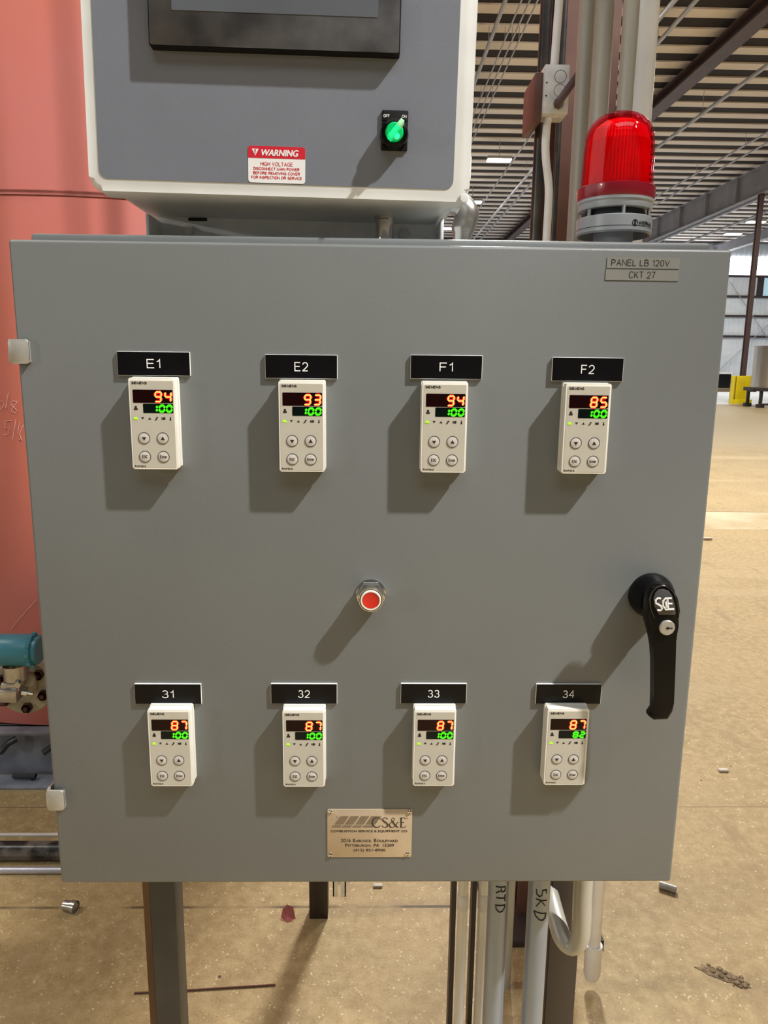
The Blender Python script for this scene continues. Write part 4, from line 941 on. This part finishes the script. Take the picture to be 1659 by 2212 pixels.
# warning sticker
c = [L(x, yy, HY) for x, yy in ((536, 315), (660, 319), (659, 398), (537, 394))]
T = thing('warning_label', 'red and white WARNING HIGH VOLTAGE sticker low on the slate front', 'label', HO, ry=ANG)
x0, x1, z0, z1 = (c[0][0]+c[3][0])/2, (c[1][0]+c[2][0])/2, (c[2][1]+c[3][1])/2, (c[0][1]+c[1][1])/2
wd, ht = x1-x0, z1-z0; zs_ = z1-ht*0.325
q = MB(); q.slab(rrect(x0, x1, z0, z1, 0.003), -0.0009, -0.0006); q.build('backing', M['warnwhite'], T)
q = MB(); top = [p for p in rrect(x0, x1, z0, z1, 0.003) if p[1] > zs_]; q.slab(top[:6]+top[6:]+[(x0, zs_), (x1, zs_)], -0.0011, -0.0008); q.build('red_band', M['warnred'], T)
q = MB(); yy = -0.0011
q.text('WARNING', x0+wd*0.215, x0+wd*0.86, zs_+ht*0.065, zs_+ht*0.235, yy, shear=0.22, bold=0.00035)
q.poly([(x0+wd*0.065, zs_+ht*0.245), (x0+wd*0.185, zs_+ht*0.245), (x0+wd*0.125, zs_+ht*0.055)], yy); q.build('heading', M['warnwhite'], T, smooth=0)
q = MB(); q.text('!', x0+wd*0.117, x0+wd*0.133, zs_+ht*0.11, zs_+ht*0.235, yy-0.0002, bold=0.0002); q.build('exclamation_mark', M['warnred'], T, smooth=0)
q = MB(); yy = -0.0009
for st, u0, u1, v0, v1 in (('HIGH VOLTAGE', 0.215, 0.785, 0.425, 0.535), ('DISCONNECT MAIN POWER', 0.09, 0.90, 0.575, 0.655), ('BEFORE REMOVING COVER', 0.085, 0.91, 0.695, 0.775), ('FOR INSPECTION OR SERVICE', 0.05, 0.945, 0.815, 0.895)):
    q.stext(st, x0+wd*u0, x0+wd*u1, z1-ht*v1, z1-ht*v0, yy, 0.00052)
q.build('lettering', M['warnred'], T, smooth=0)

# mounting bracket between enclosure and cabinet
gy = 0.165
bz1 = P(640, 466, gy).z
bl, br = P(342, 490, gy).x, P(950, 490, gy).x
T = thing('mounting_bracket', 'galvanized steel bracket between screen enclosure and cabinet top', 'bracket', ((bl+br)/2, gy, zr)); l = T.location.copy()
q = mb(l); q.box(bl, br, gy, gy+0.004, zr, bz1-0.001); q.box(bl, br, gy-0.05, gy+0.004, zr, zr+0.0012)
for xx in (bl, br-0.004): q.box(xx, xx+0.004, gy-0.055, gy, zr, bz1-0.010, 0.001)
q.build('angle_plate', M['galvb'], T)
for px, py in ((408, 500), (872, 507)):
    p = P(px, py, gy); q = mb(l); q.lathe([(0.0085, 0), (0.0085, 0.0015), (0.0062, 0.0015), (0.0062, 0.006), (0, 0.0065)], (p.x, gy, p.z), 'Y', 6 if px > 500 else 12); q.build('bolt', M['galv'], T, smooth=20)
p = P(427, 474, gy); q = mb(l); q.slab(rrect(p.x-0.012, p.x+0.012, p.z-0.002, p.z+0.002, 0.0019), gy-0.0004, gy); q.build('slot', M['print'], T)
# chrome nipple
ny = 0.12; p = P(831, 500, ny)
q = MB(); zu = P(831, 474, ny).z + 0.004; q.lathe([(0.0112, zr-0.002), (0.0112, zu-0.005), (0.0128, zu-0.0045), (0.0128, zu-0.001), (0.0105, zu), (0.0105, zu+0.012)], (p.x, ny, 0), n=28)
q.lathe([(0.002, 0.0), (0.002, 0.001), (0, 0.001)], (p.x-0.001, ny-0.0112, zr+0.008), 'Y', 10)
tag(q.build('conduit_nipple', M['chrome'], origin=(p.x, ny, zr)), 'chrome conduit nipple between enclosure bottom and cabinet top', 'connector')
ey = 0.17
e1 = P(998, 520, ey)
pth = [Vector((e1.x, ey, zr-0.002)), Vector((e1.x, ey, P(998, 497, ey).z)), Vector((P(1006, 478, ey).x, ey, P(1006, 478, ey).z)), Vector((P(1010, 462, ey).x, ey-0.002, P(1010, 462, ey).z)), Vector((P(1000, 445, ey).x, ey, P(1000, 445, ey).z)), Vector((P(975, 436, ey).x, ey, P(975, 436, ey).z))]
q = MB(); pp = smooth_path(pth, 2); q.tube(pp, [0.0118 if v.z < P(998, 500, ey).z else 0.0150 for v in pp], 20)
tag(q.build('conduit_elbow', M['steel'], origin=pth[0]), 'dark conduit elbow at the lower right corner of the screen enclosure', 'connector')

# ================================================================== POSTS UNDER THE CABINET
LY = 0.262
lx0, lx1 = P(308, 1910, LY).x, P(376, 1910, LY).x
T = thing('support_post', 'rust edged blue black steel post under the left end of the cabinet', 'post', ((lx0+lx1)/2, LY+0.025, 0)); l = T.location.copy()
q = mb(l); q.box(lx0, lx1, LY, LY+0.05, 0, 1.4, 0.002); q.build('tube', M['mill'], T)
q = mb(l); q.box(lx0-0.0006, lx0+0.0105, LY-0.0008, LY+0.05, 0, 1.4, 0.001); q.build('rusty_edge', M['rust'], T)
rx0, rx1 = P(1213, 1910, LY).x, P(1281, 1910, LY).x
RL = LY+0.02
T = thing('support_post', 'dark umber steel post under the right end of the cabinet', 'post', ((rx0+rx1)/2, RL+0.03, 0)); l = T.location.copy()
q = mb(l); q.box(rx0, rx1, RL+0.03, RL+0.09, 0, 1.4, 0.002); q.box(rx0-0.010, rx0+0.001, RL+0.033, RL+0.09, 0, 1.4); q.build('tube', M['umber'], T)

# short post and strut behind
pp = F(688, 1985); s0, s1 = P(668, 1950, pp.y).x, P(708, 1950, pp.y).x
q = MB(); q.box(s0, s1, pp.y, pp.y+0.05, 0, 1.3, 0.002)
tag(q.build('rear_post', M['umber'], origin=((s0+s1)/2, pp.y, 0)), 'dark square post on the floor behind the cabinet middle', 'post')
sy = 0.2598; u0, u1, ub = P(719, 1930, sy).x, P(747, 1930, sy).x, P(733, 1937, sy).z
q = MB(); q.box(u0, u0+0.002, sy, sy+0.03, ub, 1.2); q.box(u1-0.002, u1, sy, sy+0.03, ub, 1.2); q.box(u0, u1, sy+0.028, sy+0.03, ub, 1.2); q.box(u0, u0+0.008, sy, sy+0.002, ub, 1.2); q.box(u1-0.008, u1, sy, sy+0.002, ub, 1.2)
tag(q.build('strut_channel', M['galv'], origin=(u0, sy, ub)), 'galvanized strut channel end hanging below the cabinet', 'strut')

# ================================================================== LITTER ON THE FLOOR
p = F(152, 1968)
q = MB(); q.tube([(p.x-0.018, p.y+0.006, 0.015), (p.x+0.004, p.y, 0.0155), (p.x+0.005, p.y, 0.0165), (p.x+0.018, p.y-0.004, 0.0165)], [0.014, 0.014, 0.0165, 0.0165], 16, cap=False); q.tube([(p.x+0.012, p.y-0.002, 0.0165), (p.x+0.010, p.y, 0.0165)], 0.0125, 16)
tag(q.build('pipe_coupling', M['steel'], origin=(p.x, p.y, 0)), 'small metal pipe coupling on the floor left of the left post', 'coupling')
p = F(622, 1984)
q = MB(); v = [q.bm.verts.new(Vector((p.x, p.y, 0)) + Vector(d)) for d in ((-0.020, 0, 0.002), (0, -0.016, 0.001), (0.022, -0.006, 0.004), (0.014, 0.010, 0.030), (-0.004, 0.014, 0.034), (-0.016, 0.010, 0.022), (0.002, 0.002, 0.016))]
for f in ((0, 1, 6), (1, 2, 6), (2, 3, 6), (3, 4, 6), (4, 5, 6), (5, 0, 6), (5, 4, 3), (5, 3, 2), (5, 2, 1), (5, 1, 0)): q.bm.faces.new([v[i] for i in f])
bmesh.ops.recalc_face_normals(q.bm, faces=q.bm.faces)
tag(q.build('plastic_scrap', M['pink'], origin=(p.x, p.y, 0), smooth=0), 'crumpled pink scrap on the floor behind the cabinet', 'scrap')
a, b = F(290, 2145, 0.003), F(595, 2127, 0.003)
q = MB(); q.tube([a, a.lerp(b, 0.4)+Vector((0, -0.001, 0)), b], 0.0022, 8)
tag(q.build('welding_rod', M['rod'], origin=a), 'thin red brown rod lying on the floor behind the left post', 'rod')
p = F(1442, 1924)
q = MB()
d = Vector((0.021, -0.012, 0)); o_ = Vector((p.x, p.y, 0.0125))
q.tube([o_-d, o_+d], 0.0115, 16, cap=False); q.tube([o_+d*0.9, o_-d*0.9], 0.0098, 16)
tag(q.build('conduit_offcut', M['zinc'], origin=(p.x, p.y, 0)), 'short conduit offcut on the floor right of the cabinet bottom corner', 'offcut')
for (px, py, lb) in ((817, 1915, 'white chip on the floor just under the cabinet bottom edge'), (1563, 1666, 'white chip alone on the floor at the right'), (1528, 1166, 'white chip beside the right door edge on the far floor')):
    p = F(px, py); k = (p-CAM).length/2
    q = MB(); q.box(p.x-0.012*k, p.x+0.010*k, p.y-0.006*k, p.y+0.006*k, 0, 0.006*k, 0.002*k); tag(q.build('chip', M['chip'], origin=(p.x, p.y, 0)), lb, 'chip', 'white chips on the floor')
p = F(1562, 2108)
q = MB(); rnd = random.Random(3)
ring = []
for i in range(18):
    an = 2*PI*i/18; ra = 1 + 0.25*rnd.uniform(-1, 1); ux, uy = 0.062*ra*math.cos(an), 0.017*ra*math.sin(an)
    ring.append(q.bm.verts.new((p.x+ux*0.86+uy*0.5, p.y-ux*0.5+uy*0.86, 0.0012)))
q.bm.faces.new(ring)
for i in range(26):
    t = rnd.uniform(-1, 1); x = p.x + t*0.055; yv = p.y - t*0.032 + rnd.gauss(0, 0.012); s = rnd.uniform(0.003, 0.010)
    q.lathe([(0, 0.0), (s, 0.0), (s*0.7, s*0.5), (0, s*0.6)], (x, yv, -0.0005), n=6)
tag(q.build('concrete_rubble', M['crust'], origin=(p.x, p.y, 0), smooth=0), 'patch of broken concrete crumbs on the floor at lower right', 'rubble')

# ================================================================== FAR HALL
GY = F(1600, 873).y
gx0, gx1 = P(1587, 840, GY).x, P(1622, 840, GY).x; gm = (gx0+gx1)/2
c1 = P(1605, 808, GY+0.22)
T = thing('steel_column', 'tall brown steel column rising from the yellow guard', 'column', (c1.x, GY+0.22, 0)); l = T.location.copy()
q = mb(l); ibeam_w = 0.19; x_ = c1.x
q.box(x_-0.095, x_+0.095, GY+0.14, GY+0.155, 0.02, 8.36); q.box(x_-0.095, x_+0.095, GY+0.295, GY+0.31, 0.02, 8.36); q.box(x_-0.006, x_+0.006, GY+0.155, GY+0.295, 0.02, 8.36); q.build('shaft', M['beam'], T, smooth=0)
q = mb(l); q.box(x_-0.15, x_+0.15, GY+0.08, GY+0.36, 0, 0.02); q.build('base_plate', M['beam'], T)
T = thing('column_guard', 'yellow column guard at the foot of the far column', 'guard', (gm, GY+0.22, 0)); l = T.location.copy()
q = mb(l)
q.box(gx0, gx1, GY, GY+0.06, 0, 1.17, 0.02); q.box(gx0, gx0+0.06, GY, GY+0.44, 0, 1.17, 0.02); q.box(gx1-0.06, gx1, GY, GY+0.44, 0, 1.17, 0.02); q.box(gx0, gx1, GY+0.38, GY+0.44, 0, 1.17, 0.02); q.build('shell', M['yellow'], T)
q = mb(l); q.box(gx0-0.14, gx1+0.08, GY-0.05, GY+0.01, 0, 0.20, 0.03); q.build('foot', M['yellow'], T)
# black crate
ky = 46.0; a, b = P(1536, 808, ky), P(1577, 838, ky)
T = thing('storage_crate', 'black crate on the floor left of the yellow guard', 'crate', ((a.x+b.x)/2, ky+0.4, 0)); l = T.location.copy()
q = mb(l); q.box(a.x, b.x, ky, ky+0.8, max(0.05, b.z), a.z, 0.02); q.build('body', M['blackmatte'], T)
q = mb(l); q.box(a.x-0.03, b.x+0.1, ky-0.03, ky+0.83, a.z, a.z+0.10, 0.02); q.build('lid', M['whitetrim'], T)
q = mb(l); q.box(a.x, b.x, ky, ky+0.8, 0, max(0.05, b.z), 0.01); q.build('pallet', M['crust'], T)
# steel vat on a dark frame
vy = 27.7; vr = 0.85; xl = P(1630, 800, vy+vr).x; vx = xl+vr
z0, z1 = P(1640, 838, vy).z, P(1640, 746, vy).z
T = thing('steel_vat', 'shiny steel vat on a dark frame at the right edge of the photo', 'vat', (vx, vy+vr, 0)); l = T.location.copy()
q = mb(l); q.lathe([(0, z0), (vr, z0), (vr, z1-0.04), (vr+0.03, z1-0.03), (vr+0.03, z1), (vr-0.03, z1), (vr-0.05, z1-0.3), (0, z1-0.3)], (vx, vy+vr, 0), n=48); q.build('drum', M['vat'], T)
q = mb(l); q.box(vx-vr-0.05, vx+vr+0.05, vy+0.2, vy+2*vr-0.2, z0-0.14, z0, 0.01); q.box(xl-0.24, xl+0.05, vy+0.62, vy+0.74, z0-0.17, z0-0.06, 0.01); q.build('frame', M['girt'], T)
for sx_ in (-1, 1):
    for sy_ in (-1, 1):
        cx, cy = vx+sx_*(vr-0.1), vy+vr+sy_*(vr-0.35)
        q = mb(l); q.box(cx-0.05, cx+0.05, cy-0.05, cy+0.05, 0, z0-0.14); q.box(cx-0.14, cx+0.14, cy-0.1, cy+0.1, 0, 0.14, 0.03); q.build('leg', M['girt'], T)
q = mb(l); q.box(vx-vr, vx+vr, vy+0.22, vy+0.3, 0.10, 0.17); q.build('lower_rail', M['girt'], T)

# key lamp and side lamp fixtures (above and behind the photographer)
for pos, lb in ((KEY_POS, 'high bay lamp above and right of the photographer'), (SIDE_POS, 'work lamp far to the left of the photographer')):
    T = thing('high_bay_lamp', lb, 'lamp', pos); q = MB()
    d = ((KEY_AIM if pos is KEY_POS else Vector((0, 0, 1.5)))-pos).normalized(); q.tube([-d*0.22, -d*0.03], [0.10, 0.24], 20); q.build('housing', M['lampbody'], T)

# unseen duct and platform, added to shade the tank foot and the floor behind
q = MB(); q.box(-3.0, 2.55, -0.90, -0.65, 4.85, 5.15, 0.03); q.box(-2.4, -2.38, -0.8, -0.78, 5.15, ZC-0.045); q.box(2.3, 2.32, -0.8, -0.78, 5.15, ZC-0.045)
tag(q.build('shade_duct', M['galv'], origin=(0, -0.8, 4.85)), 'added galvanized duct hung high above the cabinet to shade the tank foot', 'duct')
q = MB(); q.box(2.6, 8.5, -1.21, 4.0, 4.85, 5.0, 0.01)
for xx in (2.7, 5.5, 8.4):
    for yy in (-1.1, 3.9): q.box(xx-0.03, xx+0.03, yy-0.03, yy+0.03, 5.0, ZC-0.045)
tag(q.build('shade_platform', M['plum'], origin=(5.5, 1.4, 4.85)), 'added plum brown platform hung high at right to keep the key lamp off the floor', 'platform')
q = MB(); q.box(-4.0, 5.0, -8.5, -4.5, 9.58, 9.68); struct(q.build('fill_panel', M['fillpanel'], smooth=0))  # unseen glowing ceiling panel, added as soft fill light
